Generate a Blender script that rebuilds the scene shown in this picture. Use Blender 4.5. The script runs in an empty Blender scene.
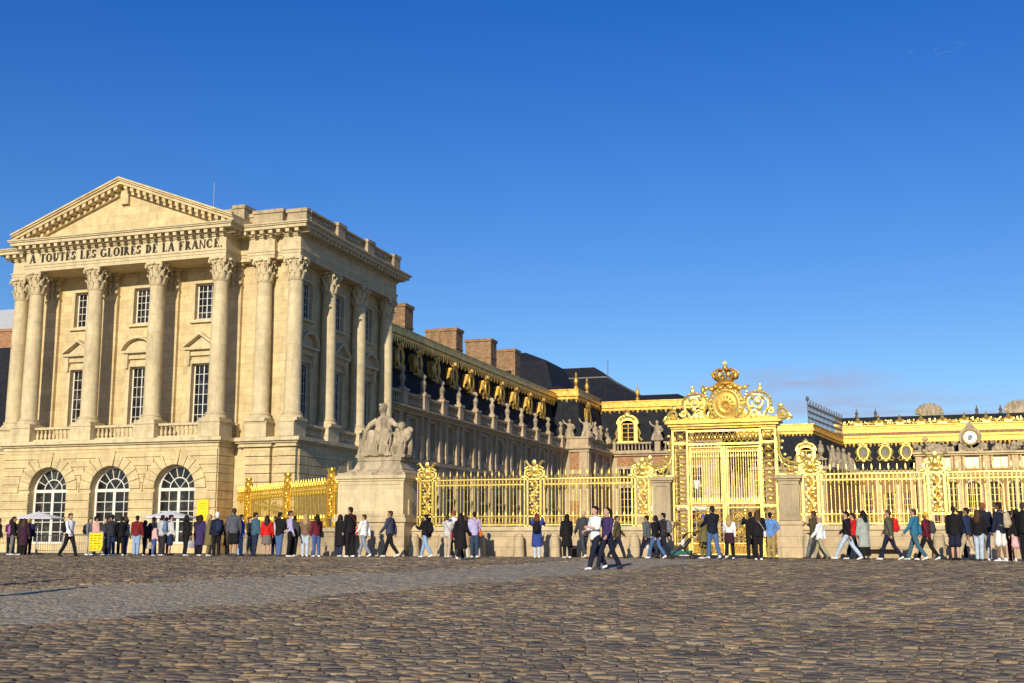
import bpy, math, random
import numpy as np
from mathutils import Vector, Matrix
random.seed(11)
sc = bpy.context.scene
COL = sc.collection
R = math.radians
TAU = 2*math.pi

# ------------------------------------------------------------------ materials
def nodes(name):
    m = bpy.data.materials.new(name); m.use_nodes = True
    nt = m.node_tree
    return m, nt, nt.nodes['Principled BSDF']

def N(nt, t, **kw):
    n = nt.nodes.new(t)
    for k, v in kw.items():
        if k in n.inputs: n.inputs[k].default_value = v
        else: setattr(n, k, v)
    return n

def ramp(nt, fac, stops):
    r = N(nt, 'ShaderNodeValToRGB')
    el = r.color_ramp.elements
    while len(el) < len(stops): el.new(0.5)
    for e, (p, c) in zip(el, stops):
        e.position = p; e.color = (*c, 1) if len(c) == 3 else c
    nt.links.new(fac, r.inputs['Fac'])
    return r.outputs['Color']

def mix(nt, a, b, fac, mode='MIX'):
    n = N(nt, 'ShaderNodeMix'); n.data_type = 'RGBA'; n.blend_type = mode
    for s, v in (('A', a), ('B', b)):
        sock = [i for i in n.inputs if i.name == s and i.type == 'RGBA'][0]
        if isinstance(v, (tuple, list)): sock.default_value = (*v[:3], 1)
        else: nt.links.new(v, sock)
    fs = n.inputs[0]
    if isinstance(fac, (int, float)): fs.default_value = fac
    else: nt.links.new(fac, fs)
    return [o for o in n.outputs if o.type == 'RGBA'][0]

def noise(nt, vec, scale, detail=4, rough=.6):
    n = N(nt, 'ShaderNodeTexNoise'); n.inputs['Scale'].default_value = scale
    n.inputs['Detail'].default_value = detail; n.inputs['Roughness'].default_value = rough
    if vec is not None: nt.links.new(vec, n.inputs['Vector'])
    return n.outputs['Fac']

def wallvec(nt):
    """along-the-wall, height coordinates for walls parallel to either axis"""
    g = N(nt, 'ShaderNodeNewGeometry')
    s = N(nt, 'ShaderNodeSeparateXYZ'); nt.links.new(g.outputs['Position'], s.inputs[0])
    a = N(nt, 'ShaderNodeMath', operation='ADD')
    nt.links.new(s.outputs['X'], a.inputs[0]); nt.links.new(s.outputs['Y'], a.inputs[1])
    c = N(nt, 'ShaderNodeCombineXYZ')
    nt.links.new(a.outputs[0], c.inputs['X']); nt.links.new(s.outputs['Z'], c.inputs['Y'])
    return g.outputs['Position'], c.outputs[0]

def stone(name, c, var=.12, bw=1.15, bh=.46, joint=.35, stain=.5, stainc=(.16, .12, .075), bump=.25):
    m, nt, b = nodes(name)
    pos, wv = wallvec(nt)
    lo = tuple(x*(1-var) for x in c); hi = tuple(min(1, x*(1+var)) for x in c)
    if bw:
        br = N(nt, 'ShaderNodeTexBrick'); nt.links.new(wv, br.inputs['Vector'])
        br.inputs['Color1'].default_value = (*lo, 1); br.inputs['Color2'].default_value = (*hi, 1)
        br.inputs['Mortar'].default_value = (*[x*(1-joint) for x in c], 1)
        br.inputs['Scale'].default_value = 1; br.inputs['Mortar Size'].default_value = .011
        br.inputs['Mortar Smooth'].default_value = .4
        br.inputs['Brick Width'].default_value = bw; br.inputs['Row Height'].default_value = bh
        base = br.outputs['Color']
    else:
        base = ramp(nt, noise(nt, pos, .9), [(.3, lo), (.7, hi)])
    mot = ramp(nt, noise(nt, pos, 2.6, 6, .7), [(.25, (.72, .72, .72)), (.75, (1.12, 1.1, 1.06))])
    base = mix(nt, base, mot, 1.0, 'MULTIPLY')
    mp = N(nt, 'ShaderNodeMapping'); nt.links.new(pos, mp.inputs['Vector']); mp.inputs['Scale'].default_value = (2.2, 2.2, .35)
    st = ramp(nt, noise(nt, mp.outputs[0], 1.0, 7, .72), [(.47, (0, 0, 0)), (.70, (1, 1, 1))])
    sf = N(nt, 'ShaderNodeMath', operation='MULTIPLY'); nt.links.new(st, sf.inputs[0]); sf.inputs[1].default_value = stain
    base = mix(nt, base, stainc, sf.outputs[0])
    nt.links.new(base, b.inputs['Base Color'])
    b.inputs['Roughness'].default_value = .85
    b.inputs['Specular IOR Level'].default_value = .25
    bp = N(nt, 'ShaderNodeBump'); bp.inputs['Strength'].default_value = bump; bp.inputs['Distance'].default_value = .03
    nt.links.new(noise(nt, pos, 14, 6, .7), bp.inputs['Height']); nt.links.new(bp.outputs[0], b.inputs['Normal'])
    return m

def simple(name, c, rough=.6, metal=0., var=.15, scale=6., bump=0., spec=.4):
    m, nt, b = nodes(name)
    tc = N(nt, 'ShaderNodeTexCoord')
    v = tc.outputs['Object']
    lo = tuple(x*(1-var) for x in c); hi = tuple(min(1, x*(1+var)) for x in c)
    nt.links.new(ramp(nt, noise(nt, v, scale, 5), [(.3, lo), (.7, hi)]), b.inputs['Base Color'])
    b.inputs['Roughness'].default_value = rough; b.inputs['Metallic'].default_value = metal
    b.inputs['Specular IOR Level'].default_value = spec
    if bump:
        bp = N(nt, 'ShaderNodeBump'); bp.inputs['Strength'].default_value = bump; bp.inputs['Distance'].default_value = .02
        nt.links.new(noise(nt, v, scale*3, 5), bp.inputs['Height']); nt.links.new(bp.outputs[0], b.inputs['Normal'])
    return m

M = {}
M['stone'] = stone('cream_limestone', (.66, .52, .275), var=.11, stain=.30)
M['stone_plain'] = stone('cream_column_stone', (.66, .545, .325), var=.07, bw=40, bh=.95, joint=.2, stain=.38)
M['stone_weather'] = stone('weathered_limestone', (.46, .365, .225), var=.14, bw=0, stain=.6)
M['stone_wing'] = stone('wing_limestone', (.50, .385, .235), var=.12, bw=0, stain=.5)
M['stone_base'] = stone('plinth_limestone', (.56, .44, .265), var=.12, bw=1.6, bh=.42, joint=.45, stain=.35)
M['statue'] = stone('carved_statue_stone', (.45, .365, .24), var=.3, bw=0, stain=.85, stainc=(.09, .07, .045), bump=.6)
M['brick'] = stone('orange_brick', (.36, .19, .095), var=.3, bw=.26, bh=.085, joint=-.3, stain=.35, stainc=(.12, .06, .03))
M['brick_brown'] = stone('brown_chimney_brick', (.30, .185, .095), var=.3, bw=.26, bh=.085, joint=-.25, stain=.5, stainc=(.09, .055, .03))
M['slate'] = stone('blue_black_slate', (.016, .018, .024), var=.3, bw=.4, bh=.16, joint=.5, stain=.3, stainc=(.035, .035, .035), bump=.1)
M['gold'] = simple('gold_leaf', (.90, .645, .17), .38, .8, .16, 4, .35)
M['gold_old'] = simple('dull_gilded_lead', (.60, .365, .075), .45, .55, .4, 2.5, .5)
M['gold_oblique'] = simple('orange_gold_leaf', (.98, .58, .07), .38, .8, .16, 4, .35)
M['frame'] = simple('white_window_paint', (.72, .68, .58), .5, 0, .06)
M['frame_dark'] = simple('grey_window_paint', (.36, .34, .30), .5, 0, .1)
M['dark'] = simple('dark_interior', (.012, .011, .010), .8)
M['lead'] = simple('grey_lead', (.13, .125, .115), .55, .3, .3, 3, .3)
M['zinc'] = simple('pale_zinc', (.42, .43, .44), .5, .2)
M['iron'] = simple('dark_iron', (.035, .032, .03), .5, .5)
M['letter'] = simple('dark_bronze_letter', (.030, .022, .015), .6, .1)
M['white'] = simple('white_canvas', (.74, .73, .71), .8, 0, .05)
M['steel'] = simple('galvanised_steel', (.45, .45, .44), .4, .8)
M['yellow'] = simple('yellow_panel', (.88, .60, .012), .5, 0, .05)
M['black'] = simple('black_plastic', (.018, .018, .018), .5)
M['clockface'] = simple('pale_clock_enamel', (.74, .74, .68), .4, 0, .05)
M['blue_enamel'] = simple('blue_enamel', (.06, .11, .30), .4, 0, .05)
m, nt, b = nodes('window_glass')
pos, wv = wallvec(nt)
nt.links.new(ramp(nt, noise(nt, pos, 1.7, 3), [(.35, (.005, .005, .006)), (.55, (.02, .018, .015)), (.72, (.085, .075, .055))]), b.inputs['Base Color'])
b.inputs['Roughness'].default_value = .08; b.inputs['Specular IOR Level'].default_value = .45
bp = N(nt, 'ShaderNodeBump'); bp.inputs['Strength'].default_value = .05; nt.links.new(noise(nt, pos, 1.6, 2), bp.inputs['Height'])
nt.links.new(bp.outputs[0], b.inputs['Normal'])
M['glass'] = m

CLOTH = {}
def cloth(c, rough=.85):
    k = tuple(c)
    if k not in CLOTH: CLOTH[k] = simple('cloth_%02d' % len(CLOTH), c, rough, 0, .2, 9, .3, .15)
    return CLOTH[k]

# ------------------------------------------------------------------ mesh builder
def org(o):
    p = Vector((0, 0, 0))
    while o is not None:
        p += o.location; o = o.parent
    return p

class MB:
    def __init__(s, X=None): s.v = []; s.f = []; s.X = X
    def add(s, vs, fs):
        n = len(s.v)
        if s.X is not None: vs = [tuple(s.X @ Vector(p)) for p in vs]
        s.v.extend(vs); s.f.extend([tuple(i+n for i in f) for f in fs])
        return s
    def box(s, x0, x1, y0, y1, z0, z1):
        if x0 > x1: x0, x1 = x1, x0
        if y0 > y1: y0, y1 = y1, y0
        v = [(x0, y0, z0), (x1, y0, z0), (x1, y1, z0), (x0, y1, z0), (x0, y0, z1), (x1, y0, z1), (x1, y1, z1), (x0, y1, z1)]
        return s.add(v, [(3, 2, 1, 0), (4, 5, 6, 7), (0, 1, 5, 4), (1, 2, 6, 5), (2, 3, 7, 6), (3, 0, 4, 7)])
    def cbox(s, cx, cy, w, d, z0, z1): return s.box(cx-w/2, cx+w/2, cy-d/2, cy+d/2, z0, z1)
    def taper(s, cx, cy, w0, d0, z0, w1, d1, z1):
        v = []
        for w, d, z in ((w0, d0, z0), (w1, d1, z1)):
            v += [(cx-w/2, cy-d/2, z), (cx+w/2, cy-d/2, z), (cx+w/2, cy+d/2, z), (cx-w/2, cy+d/2, z)]
        return s.add(v, [(3, 2, 1, 0), (4, 5, 6, 7), (0, 1, 5, 4), (1, 2, 6, 5), (2, 3, 7, 6), (3, 0, 4, 7)])
    def prism(s, poly, y0, y1):          # polygon in x,z (ccw seen from -y) pushed along y
        n = len(poly)
        v = [(x, y0, z) for x, z in poly]+[(x, y1, z) for x, z in poly]
        f = [tuple(range(n)), tuple(range(2*n-1, n-1, -1))]
        for i in range(n): f.append((i, i+n, (i+1) % n+n, (i+1) % n))
        return s.add(v, f)
    def prismz(s, poly, z0, z1):
        n = len(poly)
        v = [(x, y, z0) for x, y in poly]+[(x, y, z1) for x, y in poly]
        f = [tuple(range(n-1, -1, -1)), tuple(range(n, 2*n))]
        for i in range(n): f.append((i, (i+1) % n, (i+1) % n+n, i+n))
        return s.add(v, f)
    def frustum(s, lo, hi):              # two rings of 3-D points
        n = len(lo)
        f = [tuple(range(n-1, -1, -1)), tuple(range(n, 2*n))]
        for i in range(n): f.append((i, (i+1) % n, (i+1) % n+n, i+n))
        return s.add(list(lo)+list(hi), f)
    def lathe(s, cx, cy, prof, n=12, sx=1, sy=1, ph=0):
        v = []; f = []
        for r, z in prof:
            for k in range(n):
                a = TAU*k/n+ph; v.append((cx+r*sx*math.cos(a), cy+r*sy*math.sin(a), z))
        m_ = len(prof)
        for j in range(m_-1):
            for k in range(n):
                f.append((j*n+k, j*n+(k+1) % n, (j+1)*n+(k+1) % n, (j+1)*n+k))
        f.append(tuple(range(n-1, -1, -1))); f.append(tuple((m_-1)*n+k for k in range(n)))
        return s.add(v, f)
    def tube(s, pts, r, n=6, side=None, r2=None):
        """swept tube; r may be a list; r2 gives the second half-axis (elliptic), side the first axis"""
        P = [Vector(p) for p in pts]; m_ = len(P)
        rr = r if isinstance(r, (list, tuple)) else [r]*m_
        qq = rr if r2 is None else (r2 if isinstance(r2, (list, tuple)) else [r2]*m_)
        v = []; f = []; prev = None
        for i, p in enumerate(P):
            t = (P[min(i+1, m_-1)]-P[max(i-1, 0)])
            if t.length < 1e-9: t = Vector((0, 0, 1))
            t.normalize()
            ref = Vector(side) if side is not None else (prev if prev is not None else (Vector((0, 1, 0)) if abs(t.y) < .9 else Vector((1, 0, 0))))
            a = ref-t*ref.dot(t)
            if a.length < 1e-6: a = t.orthogonal()
            a.normalize(); b = t.cross(a); prev = a
            for k in range(n):
                q = TAU*k/n
                v.append(tuple(p+a*(rr[i]*math.cos(q))+b*(qq[i]*math.sin(q))))
        for j in range(m_-1):
            for k in range(n): f.append((j*n+k, j*n+(k+1) % n, (j+1)*n+(k+1) % n, (j+1)*n+k))
        f.append(tuple(range(n-1, -1, -1))); f.append(tuple((m_-1)*n+k for k in range(n)))
        return s.add(v, f)
    def ring(s, c, rx, rz, r, n=24, m=6, y=0):   # torus in the x-z plane
        pts = [(c[0]+rx*math.cos(TAU*k/n), c[1], c[2]+rz*math.sin(TAU*k/n)) for k in range(n+1)]
        return s.tube(pts, r, m)
    def ell(s, c, r, n=10, m=6):
        if not isinstance(r, (list, tuple)): r = (r, r, r)
        v = [(c[0], c[1], c[2]-r[2])]; f = []
        for j in range(1, m):
            a = -math.pi/2+math.pi*j/m
            for k in range(n):
                q = TAU*k/n
                v.append((c[0]+r[0]*math.cos(a)*math.cos(q), c[1]+r[1]*math.cos(a)*math.sin(q), c[2]+r[2]*math.sin(a)))
        v.append((c[0], c[1], c[2]+r[2])); L = len(v)-1
        for k in range(n):
            f.append((0, 1+(k+1) % n, 1+k)); f.append((L, L-n+k, L-n+(k+1) % n))
        for j in range(m-2):
            for k in range(n): f.append((1+j*n+k, 1+j*n+(k+1) % n, 1+(j+1)*n+(k+1) % n, 1+(j+1)*n+k))
        return s.add(v, f)
    def spiral(s, c, r0, r1, turns, a0, rad, n=26, m=5, sgn=1):   # volute in the x-z plane
        pts = []; rs = []
        for k in range(n+1):
            t = k/n; a = a0+sgn*TAU*turns*t; q = r0+(r1-r0)*t
            pts.append((c[0]+q*math.cos(a), c[1], c[2]+q*math.sin(a))); rs.append(rad*(1-.35*t))
        s.tube(pts, rs, m); s.ell(c, max(r1, rad)*1.25, 8, 5)
        return s
    def mesh(s, name, o=(0, 0, 0)):
        me = bpy.data.meshes.new(name)
        me.from_pydata([(p[0]-o[0], p[1]-o[1], p[2]-o[2]) for p in s.v], [], s.f)
        me.update()
        return me
    def build(s, name, mat, parent=None, label=None, smooth=35, loc=None):
        o = org(parent) if parent is not None else Vector(loc or (0, 0, 0))
        me = s.mesh(name, o)
        return link(name, me, mat, parent, label, smooth, loc if parent is None else None)

def shade(me, ang):
    if ang:
        me.polygons.foreach_set('use_smooth', [True]*len(me.polygons)); me.set_sharp_from_angle(angle=R(ang))

def link(name, me, mat, parent=None, label=None, smooth=35, loc=None):
    shade(me, smooth)
    if mat is not None: me.materials.append(M[mat] if isinstance(mat, str) else mat)
    ob = bpy.data.objects.new(name, me); COL.objects.link(ob)
    ob.parent = parent
    if loc: ob.location = loc
    if label: ob['label'] = label
    return ob

def inst(name, me, parent=None, loc=(0, 0, 0), rz=0, mat=None, scale=None):
    ob = bpy.data.objects.new(name, me); COL.objects.link(ob); ob.parent = parent
    ob.location = loc; ob.rotation_euler.z = rz
    if scale: ob.scale = scale
    if mat is not None:
        ob.material_slots[0].link = 'OBJECT'; ob.material_slots[0].material = mat
    return ob

def thing(name, label, cat, loc=(0, 0, 0), group=None, rz=0):
    o = bpy.data.objects.new(name, None); COL.objects.link(o)
    o.location = loc; o.rotation_euler.z = rz; o.empty_display_size = .2
    o['label'] = label; o['category'] = cat
    if group: o['group'] = group
    return o

def tag(o, label, cat, group=None):
    o['label'] = label; o['category'] = cat
    if group: o['group'] = group
    return o

def remesh(mb, voxel, name, loc=(0, 0, 0), disp=0, dscale=.2):
    """fuse overlapping pieces into ONE continuous skin"""
    me = mb.mesh('tmp', loc)
    ob = bpy.data.objects.new('tmp', me); COL.objects.link(ob)
    md = ob.modifiers.new('r', 'REMESH'); md.mode = 'VOXEL'; md.voxel_size = voxel
    sm = ob.modifiers.new('s', 'SMOOTH'); sm.factor = .5; sm.iterations = 2
    if disp:
        tx = bpy.data.textures.new('t', 'CLOUDS'); tx.noise_scale = dscale; tx.noise_depth = 3
        d = ob.modifiers.new('d', 'DISPLACE'); d.texture = tx; d.strength = disp; d.mid_level = .5
    dg = bpy.context.evaluated_depsgraph_get()
    out = bpy.data.meshes.new_from_object(ob.evaluated_get(dg)); out.name = name
    out.materials.clear()
    bpy.data.objects.remove(ob); bpy.data.meshes.remove(me)
    return out

def side_map(xs): return Matrix(((0, -1, 0, xs), (1, 0, 0, 0), (0, 0, 1, 0), (0, 0, 0, 1)))
# ------------------------------------------------------------------ camera, sun, sky
cam = bpy.data.cameras.new('camera'); camo = bpy.data.objects.new('camera', cam); COL.objects.link(camo)
cam.sensor_width = 36; cam.lens = 36*1172/1024; cam.clip_start = .1; cam.clip_end = 6000
camo.location = (0, 0, .70)
camo.rotation_euler = (R(90)+math.atan(198.5/1172), 0, R(18.07))
sc.camera = camo
SUN_EL, SUN_AZ = 20.0, 175.2            # the sun stands low behind the camera
sun = bpy.data.lights.new('sun', 'SUN'); sun.energy = 5.0; sun.angle = R(.5); sun.color = (1.0, .90, .72)
suno = bpy.data.objects.new('sun', sun); COL.objects.link(suno)
sd = Vector((math.sin(R(SUN_AZ))*math.cos(R(SUN_EL)), math.cos(R(SUN_AZ))*math.cos(R(SUN_EL)), math.sin(R(SUN_EL))))
suno.rotation_euler = (-sd).to_track_quat('-Z', 'Y').to_euler(); suno.location = sd*200
w = bpy.data.worlds.new('World'); sc.world = w; w.use_nodes = True
nt = w.node_tree; bg = nt.nodes['Background']
sky = nt.nodes.new('ShaderNodeTexSky'); sky.sky_type = 'NISHITA'; sky.sun_disc = False
sky.sun_elevation = R(SUN_EL); sky.sun_rotation = R(SUN_AZ); sky.altitude = 100; sky.air_density = .9; sky.dust_density = .1; sky.ozone_density = 4.5
tc = nt.nodes.new('ShaderNodeTexCoord')
hs = nt.nodes.new('ShaderNodeHueSaturation'); hs.inputs['Saturation'].default_value = 1.12
nt.links.new(sky.outputs[0], hs.inputs['Color'])
# a few thin violet-grey cloud streaks low in the sky
sx = nt.nodes.new('ShaderNodeSeparateXYZ'); nt.links.new(tc.outputs['Generated'], sx.inputs[0])
def wisp(d, size, thr, seed):
    """a ragged streak of thin cloud round the sky direction d"""
    a = N(nt, 'ShaderNodeVectorMath', operation='SUBTRACT'); nt.links.new(tc.outputs['Generated'], a.inputs[0]); a.inputs[1].default_value = d
    m_ = N(nt, 'ShaderNodeVectorMath', operation='DIVIDE'); nt.links.new(a.outputs[0], m_.inputs[0]); m_.inputs[1].default_value = size
    l_ = N(nt, 'ShaderNodeVectorMath', operation='LENGTH'); nt.links.new(m_.outputs[0], l_.inputs[0])
    o_ = N(nt, 'ShaderNodeVectorMath', operation='ADD'); nt.links.new(m_.outputs[0], o_.inputs[0]); o_.inputs[1].default_value = (seed, seed*.7, seed*1.3)
    f_ = N(nt, 'ShaderNodeMath', operation='MULTIPLY'); nt.links.new(ramp(nt, l_.outputs['Value'], [(.0, (1, 1, 1)), (1., (0, 0, 0))]), f_.inputs[0])
    nt.links.new(ramp(nt, noise(nt, o_.outputs[0], 1.5, 6, .6), [(thr, (0, 0, 0)), (thr+.22, (1, 1, 1))]), f_.inputs[1])
    return f_.outputs[0]
wf = None
for d, size, thr, seed in (((-0.0759, 0.9889, 0.1275), (.10, .10, .017), .30, 1.7), ((-0.0253, 0.994, 0.1063), (.16, .16, .020), .36, 4.1), ((0.046, 0.9246, 0.3782), (.025, .025, .006), .56, 8.3), ((0.0873, 0.9913, 0.099), (.12, .12, .016), .36, 6.4), (((-0.75, 0.62, 0.12)), (.2, .2, .02), .36, 2.2)):
    q_ = wisp(tuple(d), size, thr, seed)
    if wf is None: wf = q_
    else:
        a_ = N(nt, 'ShaderNodeMath', operation='MAXIMUM'); nt.links.new(wf, a_.inputs[0]); nt.links.new(q_, a_.inputs[1]); wf = a_.outputs[0]
mu2 = nt.nodes.new('ShaderNodeMath'); mu2.operation = 'MULTIPLY'; nt.links.new(wf, mu2.inputs[0]); mu2.inputs[1].default_value = .75
tint = ramp(nt, sx.outputs['Z'], [(.0, (2.1, 1.85, 1.75)), (.16, (1.6, 1.60, 1.75)), (.32, (1.0, 1.45, 1.95)), (.52, (.2, 1.12, 2.15))])
sk = mix(nt, hs.outputs[0], tint, 1.0, 'MULTIPLY')
cl = mix(nt, sk, (6.0, 5.8, 8.0), mu2.outputs[0])
nt.links.new(cl, bg.inputs['Color']); bg.inputs['Strength'].default_value = .068
sc.view_settings.view_transform = 'Standard'; sc.view_settings.look = 'None'; sc.view_settings.exposure = 0; sc.view_settings.gamma = 1
sc.cycles.max_bounces = 6; sc.cycles.glossy_bounces = 3; sc.cycles.diffuse_bounces = 3; sc.cycles.transmission_bounces = 2

# ------------------------------------------------------------------ ground
def gz(y):
    t = (43-y)/43
    if t <= 0: return 0.
    if y > 39: return -.85*(4/43)*((43-y)/4)**2*.5
    return -.85*t+.85*(4/43)*.5
def smoothv(x, a, b):
    t = max(0, min(1, (x-a)/(b-a))); return t*t*(3-2*t)

m, nt, b = nodes('sand_and_far_cobbles')
pos, _ = wallvec(nt)
br = N(nt, 'ShaderNodeTexBrick'); nt.links.new(pos, br.inputs['Vector'])
for k, v in (('Scale', 1), ('Mortar Size', .016), ('Brick Width', .22), ('Row Height', .15), ('Mortar Smooth', .5)): br.inputs[k].default_value = v
br.inputs['Color1'].default_value = (.24, .19, .125, 1); br.inputs['Color2'].default_value = (.15, .128, .10, 1); br.inputs['Mortar'].default_value = (.09, .075, .055, 1)
nt.links.new(mix(nt, br.outputs['Color'], ramp(nt, noise(nt, pos, 1.2, 6), [(.3, (.75, .75, .75)), (.7, (1.15, 1.12, 1.05))]), 1., 'MULTIPLY'), b.inputs['Base Color'])
b.inputs['Roughness'].default_value = .85
M['ground'] = m
m, nt, b = nodes('cobblestone')
g = N(nt, 'ShaderNodeNewGeometry')
c = ramp(nt, g.outputs['Random Per Island'], [(0, (.115, .104, .088)), (.2, (.185, .155, .118)), (.42, (.25, .197, .128)), (.60, (.145, .13, .108)), (.78, (.315, .245, .15)), (.92, (.25, .165, .10)), (1, (.35, .29, .20))])
br2 = ramp(nt, noise(nt, g.outputs['Position'], 22, 6, .7), [(.25, (.6, .6, .6)), (.75, (1.3, 1.28, 1.22))])
c = mix(nt, c, br2, 1., 'MULTIPLY')
big = ramp(nt, noise(nt, g.outputs['Position'], .35, 5), [(.35, (.84, .82, .80)), (.65, (1.24, 1.18, 1.08))])
c = mix(nt, c, big, 1., 'MULTIPLY')
nt.links.new(c, b.inputs['Base Color']); b.inputs['Specular IOR Level'].default_value = .12
nt.links.new(ramp(nt, noise(nt, g.outputs['Position'], 9, 4), [(.3, (.62,)*3), (.7, (.9,)*3)]), b.inputs['Roughness'])
bp = N(nt, 'ShaderNodeBump'); bp.inputs['Strength'].default_value = .5; bp.inputs['Distance'].default_value = .012
nt.links.new(noise(nt, g.outputs['Position'], 30, 6, .7), bp.inputs['Height']); nt.links.new(bp.outputs[0], b.inputs['Normal'])
M['cobble'] = m
m, nt, b = nodes('grey_sett_path')
g = N(nt, 'ShaderNodeNewGeometry')
c = ramp(nt, g.outputs['Random Per Island'], [(0, (.25, .215, .165)), (.5, (.295, .255, .195)), (1, (.345, .298, .225))])
c = mix(nt, c, ramp(nt, noise(nt, g.outputs['Position'], 3, 7, .7), [(.3, (.75, .75, .75)), (.7, (1.18, 1.16, 1.12))]), 1., 'MULTIPLY')
nt.links.new(c, b.inputs['Base Color']); b.inputs['Roughness'].default_value = .85; b.inputs['Specular IOR Level'].default_value = .12
bp = N(nt, 'ShaderNodeBump'); bp.inputs['Strength'].default_value = .5; bp.inputs['Distance'].default_value = .012
nt.links.new(noise(nt, g.outputs['Position'], 26, 6, .7), bp.inputs['Height']); nt.links.new(bp.outputs[0], b.inputs['Normal'])
M['sett'] = m

mb = MB(); ys = [-400, -60, -20]+list(range(-10, 47, 1))+[60, 100, 200, 600, 3000]; xs = [-3000, -300, -60, -30, 0, 30, 60, 300, 3000]
for y in ys:
    for x in xs: mb.v.append((x, y, gz(y) if y > -60 else gz(-60)))
for j in range(len(ys)-1):
    for i in range(len(xs)-1):
        a = j*len(xs)+i; mb.f.append((a, a+1, a+1+len(xs), a+len(xs)))
o = mb.build('ground', 'ground'); o['kind'] = 'structure'

PL = [(10, -24.5), (16, -21), (25.5, -16.8), (33, -12.6), (44.9, -9.4)]     # left edge of the pale path: (y, x)
PR = [(10, -13.0), (16, -11.6), (23, -10.2), (31, -7.6), (44.9, -5.4)]
def edge(E_, y): return float(np.interp(y, [p[0] for p in E_], [p[1] for p in E_]))
rng = np.random.default_rng(5)
def stones(path):
    V = []; F = []; n0 = 0; L = []
    y = 8.2
    while y < 46.6:
        rh = (.15 if not path else .12)*(1+.12*rng.uniform(-1, 1))
        if path and y > 30: rh = .15
        xa, xb = -1.06*y-3.0, .21*y+7.5
        if path: xa, xb = max(xa, edge(PL, y)-.5), edge(PR, y)+.5
        x = xa+rng.uniform(0, .2)
        pl, pr = edge(PL, y), edge(PR, y)
        while x < xb:
            wd = (.235 if not path else .17)*(1+.3*rng.uniform(-1, 1))
            if path and y > 30: wd *= 1.3
            xe = x+wd/2; e1 = .28*math.sin(y*2.1)+.2*math.sin(y*5.3+1); e2 = .28*math.sin(y*1.7)+.2*math.sin(y*4.7+2)
            inpath = pl+e1 < xe < pr+e2
            if (path and inpath) or (not path and (not inpath or y < 10)):
                L.append((x+wd/2, y+rh/2, wd, rh))
            x += wd
        y += rh
    L = np.array(L)
    near = L[:, 1] < 25
    verts = []; faces = []; base = 0
    for sel, n in ((near, 8), (~near, 4)):
        S = L[sel]; k = len(S)
        if k == 0: continue
        if n == 8: ux = np.array([.5, .5, .32, -.32, -.5, -.5, -.32, .32]); uy = np.array([-.3, .3, .5, .5, .3, -.3, -.5, -.5])
        else: ux = np.array([.5, .5, -.5, -.5]); uy = np.array([-.5, .5, .5, -.5])
        gap = .008 if path else .011
        hgt = .012 if path else .024
        zj = rng.normal(0, .0025 if path else .006, k); tx = rng.normal(0, .012 if path else .035, k); ty = rng.normal(0, .012 if path else .05, k)
        g0 = np.array([gz(q) for q in S[:, 1]])
        rings = []
        for sc_, h in ((1.0, -.02), (.98, .62), (.84, 1.0)):
            jx = 1+rng.normal(0, .05, (k, n)); jy = 1+rng.normal(0, .05, (k, n))
            X = (S[:, 2]-gap)[:, None]*ux*sc_*jx; Y = (S[:, 3]-gap)[:, None]*uy*sc_*jy
            Z = g0[:, None]+h*hgt+(zj[:, None]+X*tx[:, None]+Y*ty[:, None]+.0198*Y if h > 0 else 0)
            rings.append(np.stack([S[:, 0:1]+X, S[:, 1:2]+Y, Z+0*X], -1))
        A = np.stack(rings, 1).reshape(-1, 3)
        verts.append(A)
        q = []
        for j in (0, 1):
            for i in range(n): q.append((j*n+i, j*n+(i+1) % n, (j+1)*n+(i+1) % n, (j+1)*n+i))
        if n == 8: q += [(16, 17, 18, 19), (16, 19, 20, 23), (20, 21, 22, 23)]
        else: q += [(8, 9, 10, 11)]
        q = np.array(q)
        faces.append((q[None]+(np.arange(k)*3*n)[:, None, None]+base).reshape(-1, 4)); base += len(A)
    A = np.concatenate(verts); Fc = np.concatenate(faces)
    me = bpy.data.meshes.new('stones'); me.vertices.add(len(A)); me.vertices.foreach_set('co', A.ravel())
    me.loops.add(Fc.size); me.loops.foreach_set('vertex_index', Fc.ravel().astype(np.int32))
    me.polygons.add(len(Fc)); me.polygons.foreach_set('loop_start', np.arange(0, Fc.size, 4, dtype=np.int32))
    me.update(calc_edges=True); me.validate()
    me.polygons.foreach_set('use_smooth', [True]*len(me.polygons))
    return me
me = stones(False); me.materials.append(M['cobble']); o = bpy.data.objects.new('plaza', me); COL.objects.link(o); o['kind'] = 'structure'
me = stones(True); me.materials.append(M['sett']); o = bpy.data.objects.new('path', me); COL.objects.link(o); o['kind'] = 'structure'
# ------------------------------------------------------------------ architecture helpers
def wall_open(mb, x0, x1, z0, z1, y0, y1, ops):
    """wall slab with window openings: ops = (cx, w, zb, zt, arch)"""
    x = x0
    for cx, wd, zb, zt, arch in sorted(ops):
        a, c = cx-wd/2, cx+wd/2
        if a > x: mb.box(x, a, y0, y1, z0, z1)
        if zb > z0: mb.box(a, c, y0, y1, z0, zb)
        if not arch: mb.box(a, c, y0, y1, zt, z1)
        else:
            r = wd/2; n = 14
            for k in range(n):
                t0, t1 = math.pi*(1-k/n), math.pi*(1-(k+1)/n)
                mb.prism([(cx+r*math.cos(t0), zt+r*math.sin(t0)), (cx+r*math.cos(t1), zt+r*math.sin(t1)), (cx+r*math.cos(t1), z1), (cx+r*math.cos(t0), z1)], y0, y1)
        x = c
    if x < x1: mb.box(x, x1, y0, y1, z0, z1)

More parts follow.
